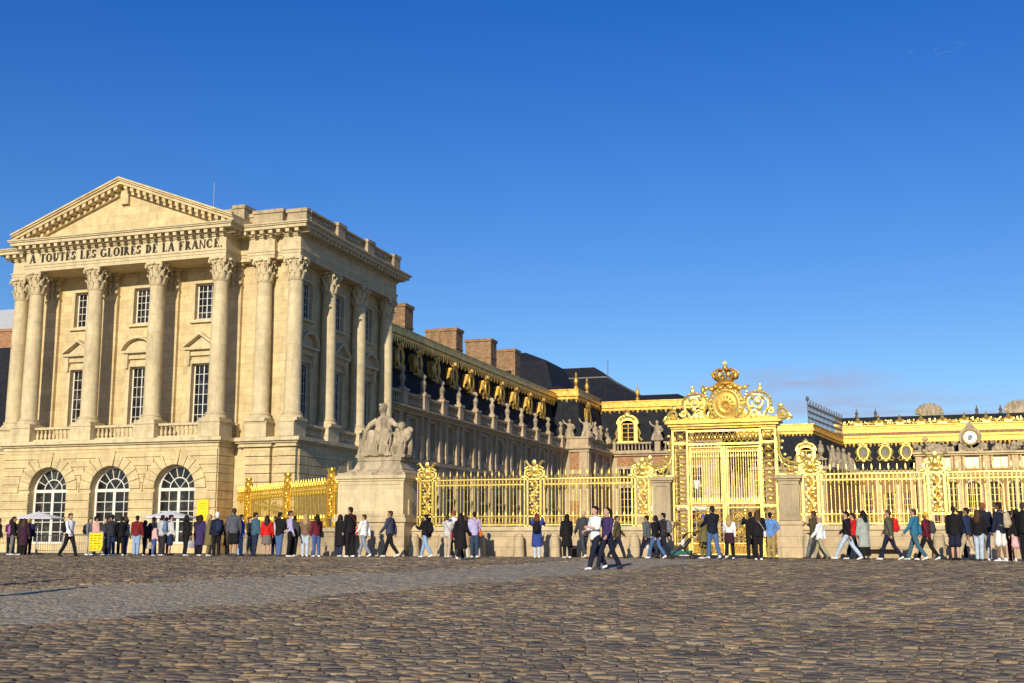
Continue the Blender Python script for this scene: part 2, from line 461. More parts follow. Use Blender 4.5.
def rect_window(X, parent, cx, wd, zb, zt, y, nx=4, nz=5, fr='frame', t=.07, gm='glass'):
    f = MB(X); a, c = cx-wd/2, cx+wd/2
    f.box(a, a+t, y, y+.09, zb, zt); f.box(c-t, c, y, y+.09, zb, zt); f.box(a+t, c-t, y, y+.09, zb, zb+t); f.box(a+t, c-t, y, y+.09, zt-t, zt)
    for k in range(1, nx):
        q = a+(c-a)*k/nx; tt = t*.75 if k*2 == nx else t*.36
        f.box(q-tt/2, q+tt/2, y+.02, y+.075, zb+t, zt-t)
    for k in range(1, nz):
        q = zb+(zt-zb)*k/nz; f.box(a+t, c-t, y+.027, y+.068, q-t*.2, q+t*.2)
    wn = f.build('window', fr, parent, smooth=0)
    MB(X).box(a, c, y+.048, y+.055, zb, zt).build('pane', gm, wn, smooth=0)
    return wn

def arch_window(X, parent, cx, wd, zb, zs, y):
    f = MB(X); r = wd/2; t = .13
    def arc(r0, r1, y0, y1, n=18):
        for k in range(n):
            t0, t1 = math.pi*(1-k/n), math.pi*(1-(k+1)/n)
            f.prism([(cx+r0*math.cos(t0), zs+r0*math.sin(t0)), (cx+r0*math.cos(t1), zs+r0*math.sin(t1)), (cx+r1*math.cos(t1), zs+r1*math.sin(t1)), (cx+r1*math.cos(t0), zs+r1*math.sin(t0))], y0, y1)
    arc(r-.14, r, y, y+.1); arc(r*.44, r*.44+.055, y+.02, y+.08)
    for k in range(1, 7):
        a = math.pi*k/7; rr0 = r*.46
        d = Vector((math.cos(a), 0, math.sin(a))); c0 = Vector((cx, y+.05, zs))
        f.tube([c0+d*(rr0 if k not in (2, 5) else 0.04), c0+d*(r-.1)], .026, 4)
    f.box(cx-r, cx+r, y-.02, y+.11, zs-.14, zs+.03)
    f.box(cx-r, cx-r+t, y, y+.1, zb, zs-.14); f.box(cx+r-t, cx+r, y, y+.1, zb, zs-.14); f.box(cx-.085, cx+.085, y-.01, y+.1, zb, zs-.14)
    f.box(cx-r+t, cx+r-t, y+.005, y+.095, zb, zb+.55)
    for s in (-1, 1):
        q = cx+s*(r-t+.085)/2; f.box(q-.022, q+.022, y+.02, y+.07, zb+.55, zs-.14)
        for k in range(1, 5):
            z = zb+.55+(zs-.14-zb-.55)*k/5
            f.box(cx+s*.085, cx+s*(r-t), y+.027, y+.062, z-.02, z+.02)
    wn = f.build('window', 'frame', parent, smooth=0)
    n = 18
    MB(X).prism([(cx-r, zb), (cx+r, zb)]+[(cx+r*math.cos(math.pi*k/n), zs+r*math.sin(math.pi*k/n)) for k in range(n+1)], y+.05, y+.056).build('pane', 'glass', wn, smooth=0)
    return wn

def rustic(mb, x0, x1, z0, z1, y, proud, ops, ch=.47, R1=.74):
    """horizontal courses with open grooves; wedge stones round every arch"""
    z = z0
    while z < z1-.1:
        zt = min(z+ch-.06, z1); spans = [(x0, x1)]
        for cx, wd, zb, zs, arch in ops:
            r = wd/2; zc = (z+zt)/2
            if zc < zs: h = r if zc > zb else 0
            elif arch and zt-.1 < zs+r+R1*.7:
                q = (r+R1)**2-(zc-zs)**2; h = math.sqrt(q) if q > 0 else 0
            else: h = 0
            if h:
                ns = []
                for a, c in spans:
                    if cx+h <= a or cx-h >= c: ns.append((a, c)); continue
                    if cx-h > a+.05: ns.append((a, cx-h))
                    if cx+h < c-.05: ns.append((cx+h, c))
                spans = ns
        for a, c in spans: mb.box(a, c, y-proud, y, z, zt)
        z += ch
    for cx, wd, zb, zs, arch in ops:
        if not arch: continue
        r = wd/2; n = 11
        for k in range(n):
            t0, t1 = math.pi*(k+.045)/n, math.pi*(k+.955)/n
            ro = r+R1-.05
            if k == n//2:
                mb.prism([(cx+r*math.cos(t0), zs+r*math.sin(t0)), (cx+(ro+.12)*math.cos(t0)*1.25, zs+min(ro+.28, z1-zs)), (cx+(ro+.12)*math.cos(t1)*1.25, zs+min(ro+.28, z1-zs)), (cx+r*math.cos(t1), zs+r*math.sin(t1))][::-1], y-proud-.08, y)
                continue
            mb.prism([(cx+r*math.cos(t0), zs+r*math.sin(t0)), (cx+ro*math.cos(t0), zs+ro*math.sin(t0)), (cx+ro*math.cos(t1), zs+ro*math.sin(t1)), (cx+r*math.cos(t1), zs+r*math.sin(t1))][::-1], y-proud-.007-.001*(k % 2), y)

def baluster_run(mb, x0, x1, y, z0, z1, step=.3, d=.26, n=8):
    h = z1-z0
    mb.box(x0, x1, y-d/2-.03, y+d/2+.03, z0, z0+h*.14); mb.box(x0, x1, y-d/2-.05, y+d/2+.05, z1-h*.16, z1)
    k = max(1, int((x1-x0)/step)); a, c = z0+h*.14, z1-h*.16; q = c-a
    for i in range(k):
        cx = x0+(x1-x0)*(i+.5)/k
        mb.lathe(cx, y, [(.085, a), (.085, a+.06*q), (.05, a+.1*q), (.095, a+.32*q), (.085, a+.45*q), (.042, a+.78*q), (.06, a+.86*q), (.085, a+.93*q), (.085, c)], n)

def window_hood(mb, cx, wd, z, y, kind):
    """consoles, lintel and a triangular or segmental hood in front of a wall at depth y"""
    h = wd/2+.42
    mb.box(cx-h+.1, cx+h-.1, y-.16, y, z, z+.32)
    for s in (-1, 1): mb.taper(cx+s*(wd/2+.18), y-.14, .2, .2, z-.55, .28, .3, z+.3)
    mb.box(cx-h, cx+h, y-.42, y, z+.32, z+.46)
    rise = .72; n = 12
    if kind == 't': top = [(cx-h, z+.46), (cx, z+.46+rise), (cx+h, z+.46)]
    else:
        rr = (h*h+rise*rise)/(2*rise); c0 = z+.46+rise-rr; a0 = math.asin(h/rr)
        top = [(cx+rr*math.sin(-a0+2*a0*k/n), c0+rr*math.cos(-a0+2*a0*k/n)) for k in range(n+1)]
    mb.prism(top[::-1], y-.1, y)
    for (xa, za), (xb, zb) in zip(top, top[1:]):
        mb.prism([(xa, za), (xb, zb), (xb, zb+.16), (xa, za+.16)], y-.44, y)

def capital_mesh(r, h):
    mb = MB(); n = 16
    mb.lathe(0, 0, [(r*1.08, -.02), (r*1.12, .03), (r*1.02, .06), (r*1.0, h*.5), (r*1.1, h*.75), (r*1.28, h*.87)], n)
    for row, (z0, z1, k, ph) in enumerate(((.05, .42, 8, 0), (.30, .70, 8, math.pi/8))):
        for i in range(k):
            a = TAU*i/k+ph; ca, sa = math.cos(a), math.sin(a)
            ro = r*1.02
            P = [(ro, z0*h), (ro*1.09, (z0+.55*(z1-z0))*h), (ro*1.22, (z0+.9*(z1-z0))*h), (ro*1.42, z1*h), (ro*1.45, (z1-.07)*h)]
            mb.tube([(q*ca, q*sa, z) for q, z in P], [r*.26, r*.30, r*.25, r*.15, r*.06], 6, side=(-sa, ca, 0), r2=[.05, .06, .06, .06, .04])
    for i in range(4):
        a = math.pi/4+i*math.pi/2; ca, sa = math.cos(a), math.sin(a)
        P = [(r*.95, .58*h), (r*1.15, .74*h), (r*1.5, .88*h), (r*1.72, .86*h), (r*1.72, .76*h), (r*1.56, .75*h)]
        mb.tube([(q*ca, q*sa, z) for q, z in P], [.06, .075, .085, .09, .08, .06], 6)
        a = i*math.pi/2; ca, sa = math.cos(a), math.sin(a)
        mb.ell((r*1.32*ca, r*1.32*sa, .93*h), (.14, .14, .1), 8, 5)
        for s in (-1, 1):
            b_ = a+s*.28; mb.ell((r*1.22*math.cos(b_), r*1.22*math.sin(b_), .78*h), .09, 8, 5)
    q = r*1.34; pts = []
    for i in range(4):
        a = math.pi/4+i*math.pi/2
        pts += [(q*1.32*math.cos(a-.07), q*1.32*math.sin(a-.07)), (q*1.32*math.cos(a+.07), q*1.32*math.sin(a+.07)), (q*.93*math.cos(a+math.pi/4), q*.93*math.sin(a+math.pi/4))]
    mb.prismz(pts, h*.89, h)
    me = mb.mesh('capital'); shade(me, 45); me.materials.append(M['stone_plain']); return me

def column_mesh(r, h):
    mb = MB(); mb.box(-r*1.38, r*1.38, -r*1.38, r*1.38, 0, .16)
    mb.lathe(0, 0, [(r*1.36, .16), (r*1.4, .22), (r*1.36, .28), (r*1.2, .31), (r*1.14, .36), (r*1.22, .41), (r*1.2, .46), (r*1.06, .49), (r, .56), (r*.995, h*.33), (r*.95, h*.66), (r*.86, h-.06), (r*.92, h-.03), (r*.86, h)], 28)
    me = mb.mesh('column'); shade(me, 40); me.materials.append(M['stone_plain']); return me

def entab(mb, x0, x1, y0, y1, z, e=0, mod=True):
    """architrave, frieze and bracketed cornice round a block footprint"""
    def lay(o, za, zb): mb.box(x0-o, x1+o, y0-o, y1+o, za+e, zb+e)
    lay(0, z, z+.2); lay(.035, z+.2, z+.36); lay(.08, z+.36, z+.44); lay(-.015, z+.44, z+1.18); lay(.06, z+1.18, z+1.26); lay(.11, z+1.26, z+1.50)
    lay(.64, z+1.50, z+1.68); lay(.72, z+1.68, z+1.76); lay(.78, z+1.76, z+1.84)
    if mod:
        L = x1-x0; n = max(2, int(round(L/.51)))
        for k in range(n+1):
            q = x0+L*k/n; mb.box(q-.115, q+.115, y0-.56, y0-.11, z+1.29+e, z+1.497+e)
        L = y1-y0; n = max(1, int(round(L/.51)))
        for k in range(n+1):
            q = y0+L*k/n
            mb.box(x1+.11, x1+.56, q-.115, q+.115, z+1.29+e, z+1.497+e); mb.box(x0-.56, x0-.11, q-.115, q+.115, z+1.29+e, z+1.497+e)
# ------------------------------------------------------------------ the temple-fronted pavilion
ZB, ZC, ZE = 6.25, 15.05, 16.35          # balcony floor, capital base, entablature base
pav = thing('pavilion', 'tall cream stone pavilion with pediment and Corinthian columns at the left', 'building', (-41.75, 55.6, 0))
S = side_map(-30.9)
CX = (-48.0, -43.85, -39.65, -35.5); BAY = (-45.92, -41.75, -37.57); SY = (57.3, 61.4, 65.5, 69.6); SBAY = (59.35, 63.45, 67.55)
AR = [(c, 2.6, .05, 3.5, True) for c in BAY]
g = MB()
wall_open(g, -49.1, -34.95, 0, 5.95, 55.65, 56.4, AR); rustic(g, -49.1, -34.95, .55, 5.6, 55.65, .085, AR)
g.box(-49.1, -34.95, 55.54, 55.65, 0, .49)
for z in np.arange(.55, 5.5, .47): g.box(-34.95, -34.9, 55.68, 57.2, z, z+.425); g.box(-34.2, -32.55, 57.0, 57.3, z, z+.425); g.box(-32.1, -30.98, 57.0, 57.3, z, z+.425); g.box(-32.5, -32.16, 57.2, 57.3, z, z+.425)
g.box(-49.0, -35.0, 57.4, 57.5, 0, 5.95)
g.box(-34.95, -30.95, 57.3, 57.9, 0, 5.95); g.box(-35.5, -34.95, 56.4, 57.9, 0, 5.95); g.box(-49.1, -48.6, 56.4, 58, 0, 5.95)
for z in np.arange(.55, 5.5, .47): g.box(-62, -49.15, 57.25, 57.3, z, z+.425)
g.box(-62, -49.1, 57.3, 58, 0, 5.95)
# side front
SG = MB(S); sop = [(63.45, 2.4, .05, 3.4, True)]
wall_open(SG, 57.9, 70.3, 0, 5.95, .05, .7, sop); rustic(SG, 57.35, 70.3, .55, 5.6, .05, .05, sop)
g.v, g.f = g.v, g.f
n0 = len(g.v); g.v += SG.v; g.f += [tuple(i+n0 for i in f) for f in SG.f]
g.box(-31.6, -31.55, 58, 70, 0, 5.9)
gs = g.build('ground_storey', 'stone', pav, smooth=0)
for c in BAY: arch_window(None, pav, c, 2.6, .05, 3.5, 56.08)
arch_window(S, pav, 63.45, 2.4, .05, 3.4, .42)
# balcony band and its pedestals
bnd = MB()
for x0, x1, y0, y1, e in ((-49.15, -34.9, 55.6, 58.2, 0), (-34.5, -32.45, 56.95, 58.2, .004), (-32.2, -30.9, 56.93, 58.2, .008), (-34.9, -30.95, 57.15, 70.3, .002), (-62, -49.1, 57.2, 58.2, .006)):
    bnd.box(x0, x1, y0, y1, 5.75+e, 5.95+e); bnd.box(x0-.14, x1+.14, y0-.14, y1+.14, 5.95+e, 6.05+e); bnd.box(x0-.3, x1+.3, y0-.3, y1+.3, 6.05+e, 6.25+e)
for c in CX: bnd.cbox(c, 56.12, 1.36, 1.3, 6.28, 7.06); bnd.cbox(c, 56.12, 1.46, 1.4, 7.06, 7.14)
for c in (-50.1, -33.4): bnd.cbox(c, 57.3, 1.36, 1.0, 6.28, 7.06); bnd.cbox(c, 57.3, 1.44, 1.1, 7.06, 7.14)
for y in SY: bnd.cbox(-31.42, y, 1.0, 1.36, 6.28, 7.06); bnd.cbox(-31.42, y, 1.1, 1.44, 7.06, 7.14)
bnd.build('balcony_cornice', 'stone_plain', pav, smooth=0)
for c in BAY:
    bal = MB(); baluster_run(bal, c-1.4, c+1.4, 56.0, 6.28, 7.1, .27); bal.build('balustrade', 'stone_plain', pav)
for c in SBAY:
    bal = MB(S); baluster_run(bal, c-1.36, c+1.36, .38, 6.28, 7.1, .27); bal.build('balustrade', 'stone_plain', pav)
# upper walls
wl = MB()
ops = [(c, 1.25, 7.2, 10.7, False) for c in BAY]; ops2 = [(c, 1.2, 13.3, 15.4, False) for c in BAY]
wall_open(wl, -50.75, -32.55, 6.25, 12.3, 57.75, 58.3, ops); wall_open(wl, -50.75, -32.55, 12.3, 16.4, 57.75, 58.3, ops2)
SW = MB(S); so = [(c, 1.25, 7.2, 10.7, False) for c in SBAY]; so2 = [(c, 1.2, 13.3, 15.4, False) for c in SBAY]
wall_open(SW, 58.0, 70.2, 6.25, 12.3, .95, 1.5, so); wall_open(SW, 58.0, 70.2, 12.3, 16.4, .95, 1.5, so2)
n0 = len(wl.v); wl.v += SW.v; wl.f += [tuple(i+n0 for i in f) for f in SW.f]
wl.box(-50.7, -33.0, 70.0, 70.25, 6.25, 18); wl.box(-50.7, -50.4, 58.3, 70, 6.25, 18)
for c in CX: wl.box(c-.46, c+.46, 57.52, 57.75, 7.14, 16.35); wl.box(c-.56, c+.56, 57.46, 57.75, 6.3, 7.14)
for c in (-51.0+.6,): wl.box(c-.3, c+.3, 57.5, 57.75, 6.3, 16.35)
wl.box(-32.55, -31.86, 57.6, 58.3, 6.25, 16.35)
wl.build('upper_wall', 'stone', pav, smooth=0)
for i in range(3):
    for X_, cc, y in ((None, BAY[i], 57.75), (S, SBAY[i], .95)):
        tr = MB(X_); window_hood(tr, cc, 1.25, 11.15, y, 'tst'[i] if X_ is None else 'sts'[i])
        for s in (-1, 1): tr.box(cc+s*.625, cc+s*.83, y-.09, y, 7.15, 10.9)
        tr.box(cc-.625, cc+.625, y-.09, y, 10.7, 10.9)
        tr.build('window_hood', 'stone_plain', pav, smooth=0)
        tr = MB(X_)
        for s in (-1, 1): tr.box(cc+s*.6, cc+s*.76, y-.08, y, 13.2, 15.56)
        tr.box(cc-.6, cc+.6, y-.08, y, 15.4, 15.56); tr.box(cc-.85, cc+.85, y-.2, y, 13.08, 13.2)
        tr.build('window_surround', 'stone_plain', pav, smooth=0)
for c in BAY:
    rect_window(None, pav, c, 1.25, 7.2, 10.7, 58.0, 4, 6); rect_window(None, pav, c, 1.2, 13.3, 15.4, 58.0, 4, 5)
for c in SBAY:
    rect_window(S, pav, c, 1.25, 7.2, 10.7, 1.1, 4, 6); rect_window(S, pav, c, 1.2, 13.3, 15.4, 1.1, 4, 5)
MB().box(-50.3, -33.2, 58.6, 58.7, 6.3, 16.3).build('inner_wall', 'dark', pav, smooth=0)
# columns, each with its capital
cm = column_mesh(.47, ZC-7.14); km = capital_mesh(.41, ZE-ZC)
po = org(pav)
def put_col(x, y):
    c_ = inst('column', cm, pav, Vector((x, y, 7.14))-po); inst('capital', km, c_, (0, 0, ZC-7.14))
for c in CX: put_col(c, 56.12)
for c in (-50.1, -33.4): put_col(c, 57.3)
for y in SY: put_col(-31.42, y)
for c in CX:
    km2 = MB()
    for dx in (-.34, 0, .34):
        for z in (15.2, 15.65, 16.05): km2.ell((c+dx, 57.47, z), (.15, .1, .2), 8, 5)
    km2.box(c-.62, c+.62, 57.36, 57.72, 16.2, 16.35)
    km2.build('pilaster_capital', 'stone_plain', pav)
# entablatures
en = MB()
entab(en, -48.55, -34.95, 55.6, 58.1, ZE); entab(en, -34.25, -32.6, 56.85, 58, ZE, .006); entab(en, -32.1, -30.95, 56.83, 58, ZE, .003); entab(en, -50.85, -31.0, 57.2, 70.25, ZE, -.005)
en.build('entablature', 'stone_plain', pav, smooth=0)
# pediment
pd = MB(); xl, xr, xc, zt0 = -49.15, -34.2, -41.78, ZE+1.84; rise = 2.84
pd.prism([(xl+.9, zt0), (xr-.9, zt0), (xc, zt0+rise-.35)], 55.72, 60.5)
for s in (-1, 1):
    hw = xc-xl if s > 0 else xr-xc; sl = rise/hw
    def P(q, h): return (xc-s*hw*(1-q), zt0+rise*q*1.0+h)
    for h0, h1, yo in ((-.02, .16, 55.0), (.16, .26, 54.9), (.26, .36, 54.82)):
        poly = [P(0, h0), P(1, h0), P(1, h1), P(0, h1)]
        pd.prism(poly if s > 0 else poly[::-1], yo, 61)
    for k in range(17):
        q = (k+.6)/17.4
        x, z = P(q, 0); w_ = .115
        pl = [(x-w_, z-.25-s*sl*w_), (x+w_, z-.25+s*sl*w_), (x+w_, z-.02+s*sl*w_), (x-w_, z-.02-s*sl*w_)]
        pd.prism(pl, 55.06, 55.6)
    poly = [P(.07, -.42), P(1, -.42), P(1, -.24), P(.07, -.24)]
    pd.prism(poly if s > 0 else poly[::-1], 55.5, 55.72)
pd.box(xc-.26, xc+.26, 55.48, 55.72, zt0+rise-1.1, zt0+rise-.3)
pd.build('pediment', 'stone', pav, smooth=0)
# attic
at = MB(); z0 = ZE+1.835
for x0, x1, y0, y1, zz in ((-50.9, -35.6, 57.9, 69.5, 19.75), (-35.6, -34.9, 57.3, 62, 19.76), (-34.9, -31.5, 57.9, 60.4, 19.33), (-34.35, -32.5, 57.45, 57.86, 19.36), (-32.15, -30.95, 57.4, 58.1, 19.25)):
    at.box(x0, x1, y0, y1, z0, zz-.2); at.box(x0-.08, x1+.08, y0-.08, y1+.08, zz-.2, zz)
for y in SY[1:]: at.cbox(-31.0, y, .6, 1.0, z0, 19.1); at.cbox(-31.0, y, .72, 1.12, 19.1, 19.3)
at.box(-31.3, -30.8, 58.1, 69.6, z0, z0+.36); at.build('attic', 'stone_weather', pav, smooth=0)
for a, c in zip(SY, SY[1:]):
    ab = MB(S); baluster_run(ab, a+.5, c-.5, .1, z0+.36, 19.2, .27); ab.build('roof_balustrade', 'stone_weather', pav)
MB().box(-50.9, -32.6, 57.9, 70, z0-.02, z0+.05).build('flat_roof', 'zinc', pav, smooth=0)
MB().tube([(-38.7, 60, 19.7), (-38.7, 60, 22.3)], .03, 5).build('lightning_rod', 'steel', pav)

# the inscription, cut from stroke shapes
def glyph(ch):
    """letters of unit height as lists of (x,z) polygons, thick and thin strokes with flat feet"""
    T, t, o = .25, .125, []
    def bar(x0, z0, x1, z1, w_): o.append([(x0-w_/2, z0), (x0+w_/2, z0), (x1+w_/2, z1), (x1-w_/2, z1)])
    def rc(x0, x1, z0, z1): o.append([(x0, z0), (x1, z0), (x1, z1), (x0, z1)])
    def arc(cx, cz, rx, rz, a0, a1, n=12, k=1.):
        for i in range(n):
            p = []
            for a in (a0+(a1-a0)*i/n, a0+(a1-a0)*(i+1)/n):
                th = (t+(T-t)*abs(math.cos(R(a)))*k)
                p.append(((cx+rx*math.cos(R(a)), cz+rz*math.sin(R(a))), (cx+(rx-th)*math.cos(R(a)), cz+(rz-t*1.1)*math.sin(R(a)))))
            q = [p[0][0], p[1][0], p[1][1], p[0][1]]
            o.append(q if a1 > a0 else q[::-1])
    def foot(x, z, w_=.3): rc(x-w_/2, x+w_/2, z, z+.06)
    W = .6
    if ch == 'A': bar(.08, 0, .36, 1, t); bar(.62, 0, .36, 1, T); rc(.2, .52, .3, .37); foot(.08, 0, .24); foot(.62, 0, .3); W = .72
    elif ch == 'T': rc(.26, .26+T, 0, 1); rc(.0, .69, .93, 1); foot(.345, 0); rc(0, .06, .74, .93); rc(.63, .69, .74, .93); W = .69
    elif ch in 'OGCU':
        if ch == 'O': arc(.39, .5, .39, .51, 0, 360, 24)
        elif ch == 'U': rc(.08, .08+T, .3, 1); rc(.57, .57+t, .3, 1); arc(.36, .34, .28, .35, 180, 360, 12); foot(.165, .94); foot(.605, .94, .24)
        else:
            arc(.39, .5, .39, .51, 50, 310, 20); rc(.6, .66, .66, .95)
            if ch == 'G': rc(.53, .53+T, 0.03, .42); foot(.615, .38)
            else: rc(.6, .66, .08, .28)
        W = .76 if ch != 'U' else .72
    elif ch in 'EFL':
        rc(.08, .08+T, 0, 1); foot(.165, 0)
        if ch != 'F': rc(.08, .58, 0, .06); rc(.53, .59, 0, .26)
        if ch != 'L': rc(.08, .56, .94, 1); rc(.5, .56, .76, 1); rc(.2, .42, .49, .55); rc(.38, .43, .38, .66)
        else: foot(.165, .94)
        W = .62
    elif ch == 'I': rc(.06, .06+T, 0, 1); foot(.145, 0); foot(.145, .94); W = .29
    elif ch == 'D': rc(.08, .08+T, 0, 1); foot(.14, 0, .26); foot(.14, .94, .26); arc(.25, .5, .44, .5, -90, 90, 14); W = .72
    elif ch == 'R': rc(.08, .08+T, 0, 1); foot(.165, 0); foot(.12, .94, .22); arc(.28, .745, .28, .255, -90, 90, 10); bar(.62, 0, .34, .5, T*.9); foot(.64, 0, .2); rc(.2, .34, .46, .52); W = .72
    elif ch == 'N': rc(.08, .08+t, 0, 1); rc(.6, .6+t, 0, 1); o.append([(.56, 0), (.67, 0), (.19, 1), (.06, 1)]); foot(.115, 0, .24); foot(.635, .94, .24); W = .75
    elif ch == 'S':
        arc(.27, .745, .24, .255, 20, 250, 12); arc(.27, .265, .27, .265, -160, 80, 12); rc(.46, .52, .68, .95); rc(0, .06, .06, .32); W = .56
    elif ch == '.': rc(.04, .2, 0, .16); W = .24
    return o, W
txt = 'A TOUTES LES GLOIRES DE LA FRANCE.'
wid = sum((glyph(c)[1]+.10) if c != ' ' else .42 for c in txt); hh = .51; sx_ = 13.1/wid; x = -48.25; zb = ZE+.535
for wd_ in txt.split():
    ins = MB()
    for c in wd_:
        o_, W = glyph(c)
        for i, p in enumerate(o_): ins.prism([(x+a*sx_, zb+q*hh) for a, q in p], 55.585-.0004*(i % 9), 55.63)
        x += (W+.10)*sx_
    x += .42*sx_
    ins.build('inscription_word', 'letter', pav, smooth=0)
# ------------------------------------------------------------------ the long wing running back from the pavilion
wing = thing('palace_wing', 'long stone wing with balustrade and steep slate roof running back from the tall pavilion', 'building', (-31.8, 71, 0))
W = side_map(-31.7)
BY = [73.0, 76.8, 80.4, 83.9, 87.7, 91.8, 95.9, 99.9, 104.2, 108.4, 112.9]
MID = [71.2]+[(a+c)/2 for a, c in zip(BY, BY[1:])]
lo = [(m_, 1.75, .1, 3.6, True) for m_ in MID]; up = [(m_, 1.05, 7.0, 9.0, False) for m_ in MID]
b = MB(W); wall_open(b, 70.3, 114, 0, 5.95, 0, .7, lo); wall_open(b, 70.3, 114, 6.25, 9.25, 0, .6, up)
b.box(70.3, 114, -.22, .7, 5.95, 6.25)
for m_ in MID:
    for s in (-1, 1): b.box(m_+s*.525, m_+s*.66, -.09, 0, 6.95, 9.15)
    b.box(m_-.95, m_+.95, -.07, 0, 6.33, 6.42); b.box(m_-.95, m_+.95, -.07, 0, 6.8, 6.9); b.box(m_-.45, m_+.45, -.1, 0, 6.45, 6.78)
    b.box(m_-1.25, m_+1.25, -.12, 0, 3.5, 3.68)
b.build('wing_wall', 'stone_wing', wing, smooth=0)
for m_ in MID:
    rect_window(W, wing, m_, 1.05, 7.0, 9.0, .3, 2, 4, 'frame_dark'); 
    MB(W).box(m_-.9, m_+.9, .42, .44, .1, 4.6).build('arcade_glass', 'glass', wing, smooth=0)
for y in BY:
    for d_ in (-.62, .62):
        p = MB(W); p.box(y+d_-.2, y+d_+.2, -.2, 0, 6.3, 9.25); p.box(y+d_-.24, y+d_+.24, -.24, 0, 6.25, 6.8); p.box(y+d_-.27, y+d_+.27, -.27, 0, 8.98, 9.2)
        p.build('pilaster', 'stone_wing', wing, smooth=0)
    p = MB(W); p.box(y-.75, y+.75, -.14, 0, 0, 5.95); p.build('pier', 'stone_wing', wing, smooth=0)
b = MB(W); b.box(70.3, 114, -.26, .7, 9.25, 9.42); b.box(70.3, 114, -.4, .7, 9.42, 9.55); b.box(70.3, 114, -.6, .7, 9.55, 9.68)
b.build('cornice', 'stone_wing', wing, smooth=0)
for i, y in enumerate(BY):
    p = MB(W); p.box(y-.42, y+.42, -.3, .3, 9.68, 10.8); p.box(y-.5, y+.5, -.38, .38, 10.72, 10.9); p.build('balustrade_pedestal', 'stone_wing', wing, smooth=0)
    y0 = 70.4 if i == 0 else BY[i-1]+.42
    p = MB(W); baluster_run(p, y0, y-.42, 0, 9.68, 10.7, .34, .24, 6); p.build('balustrade', 'stone_wing', wing)
# roof
b = MB(W); b.add([(70.3, .7, 9.6), (115, .7, 9.6), (115, 1.75, 15.0), (70.3, 1.75, 15.0), (70.3, 9, 16.6), (115, 9, 16.6), (70.3, 9, 9.6), (115, 9, 9.6)], [(0, 1, 2, 3), (3, 2, 5, 4), (0, 3, 4, 6), (1, 7, 5, 2)])
b.build('slate_roof', 'slate', wing, smooth=0)
b = MB(W); b.box(70.3, 115.2, 1.15, 2.1, 14.72, 15.0); b.box(70.3, 115.2, 1.0, 2.1, 15.0, 15.22); b.box(70.3, 115.2, 1.1, 1.7, 15.22, 15.5); b.box(70.3, 115.2, 1.05, 1.7, 15.5, 15.58)
for k in range(110):
    y = 70.5+k*.405; b.taper(y, 1.14, .06, .08, 14.2+.12*(k % 2), .26, .2, 14.75)
b.build('gilded_ridge', 'gold_old', wing, smooth=0)
def oval_dormer(X, parent, c, d, z, s=1., mat='gold_old', pane='glass'):
    p = MB(X)
    p.ring((c, d-.05, z), .44*s, .62*s, .13*s, 20, 6); p.ring((c, d-.1, z), .6*s, .8*s, .06*s, 20, 5)
    for sg in (-1, 1):
        p.tube([(c+sg*.62*s, d, z+.5*s), (c+sg*.82*s, d, z+.05*s), (c+sg*.66*s, d, z-.45*s), (c+sg*.95*s, d, z-.78*s), (c+sg*.72*s, d, z-1.0*s)], [.07*s, .12*s, .1*s, .14*s, .06*s], 6)
        p.ell((c+sg*.34*s, d-.08, z+.86*s), (.26*s, .14, .17*s), 8, 5)
    p.ell((c, d-.12, z+1.0*s), (.26*s, .2, .26*s), 8, 5); p.tube([(c-.85*s, d, z-.98*s), (c, d-.1, z-.82*s), (c+.85*s, d, z-.98*s)], .1*s, 6)
    p.ell((c, d-.08, z-.98*s), (.3*s, .15, .2*s), 8, 5)
    p.box(c-.5*s, c+.5*s, d+.02, d+.55, z-.75*s, z+.7*s)
    o = p.build('oval_dormer', mat, parent)
    MB(X).lathe(0, 0, [(0.001, 0), (.4*s, 0), (.4*s, .03), (.001, .03)], 18) 
    q = MB(X); n = 18; q.prism([(c+.42*s*math.cos(TAU*k/n), z+.6*s*math.sin(TAU*k/n)) for k in range(n)], d-.03, d+.0); q.build('pane', pane, o, smooth=0)
    return o
for y in (74.5, 77.9, 81.4, 85.2, 89.0, 92.9, 96.9, 101.0, 105.2, 109.6): oval_dormer(W, wing, y, .9, 13.35, .9)
for i, (y0, wd, z1) in enumerate(((80.7, 2.2, 18.5), (91.7, 2.8, 18.5), (100.7, 2.5, 19.05), (107.9, 2.1, 19.2))):
    c = MB(); x1 = -34.9; c.box(x1-wd, x1, y0, y0+1.6, 14, z1-.25); c.box(x1-wd-.09, x1+.09, y0-.09, y0+1.69, z1-.25, z1); c.box(x1-wd-.04, x1+.04, y0-.04, y0+1.64, z1-1.8, z1-1.66)
    if i == 1: c.box(x1-wd+1.15, x1-wd+1.35, y0-.12, y0, 14, z1-.2)
    c.build('chimney', 'brick_brown', wing, smooth=0)

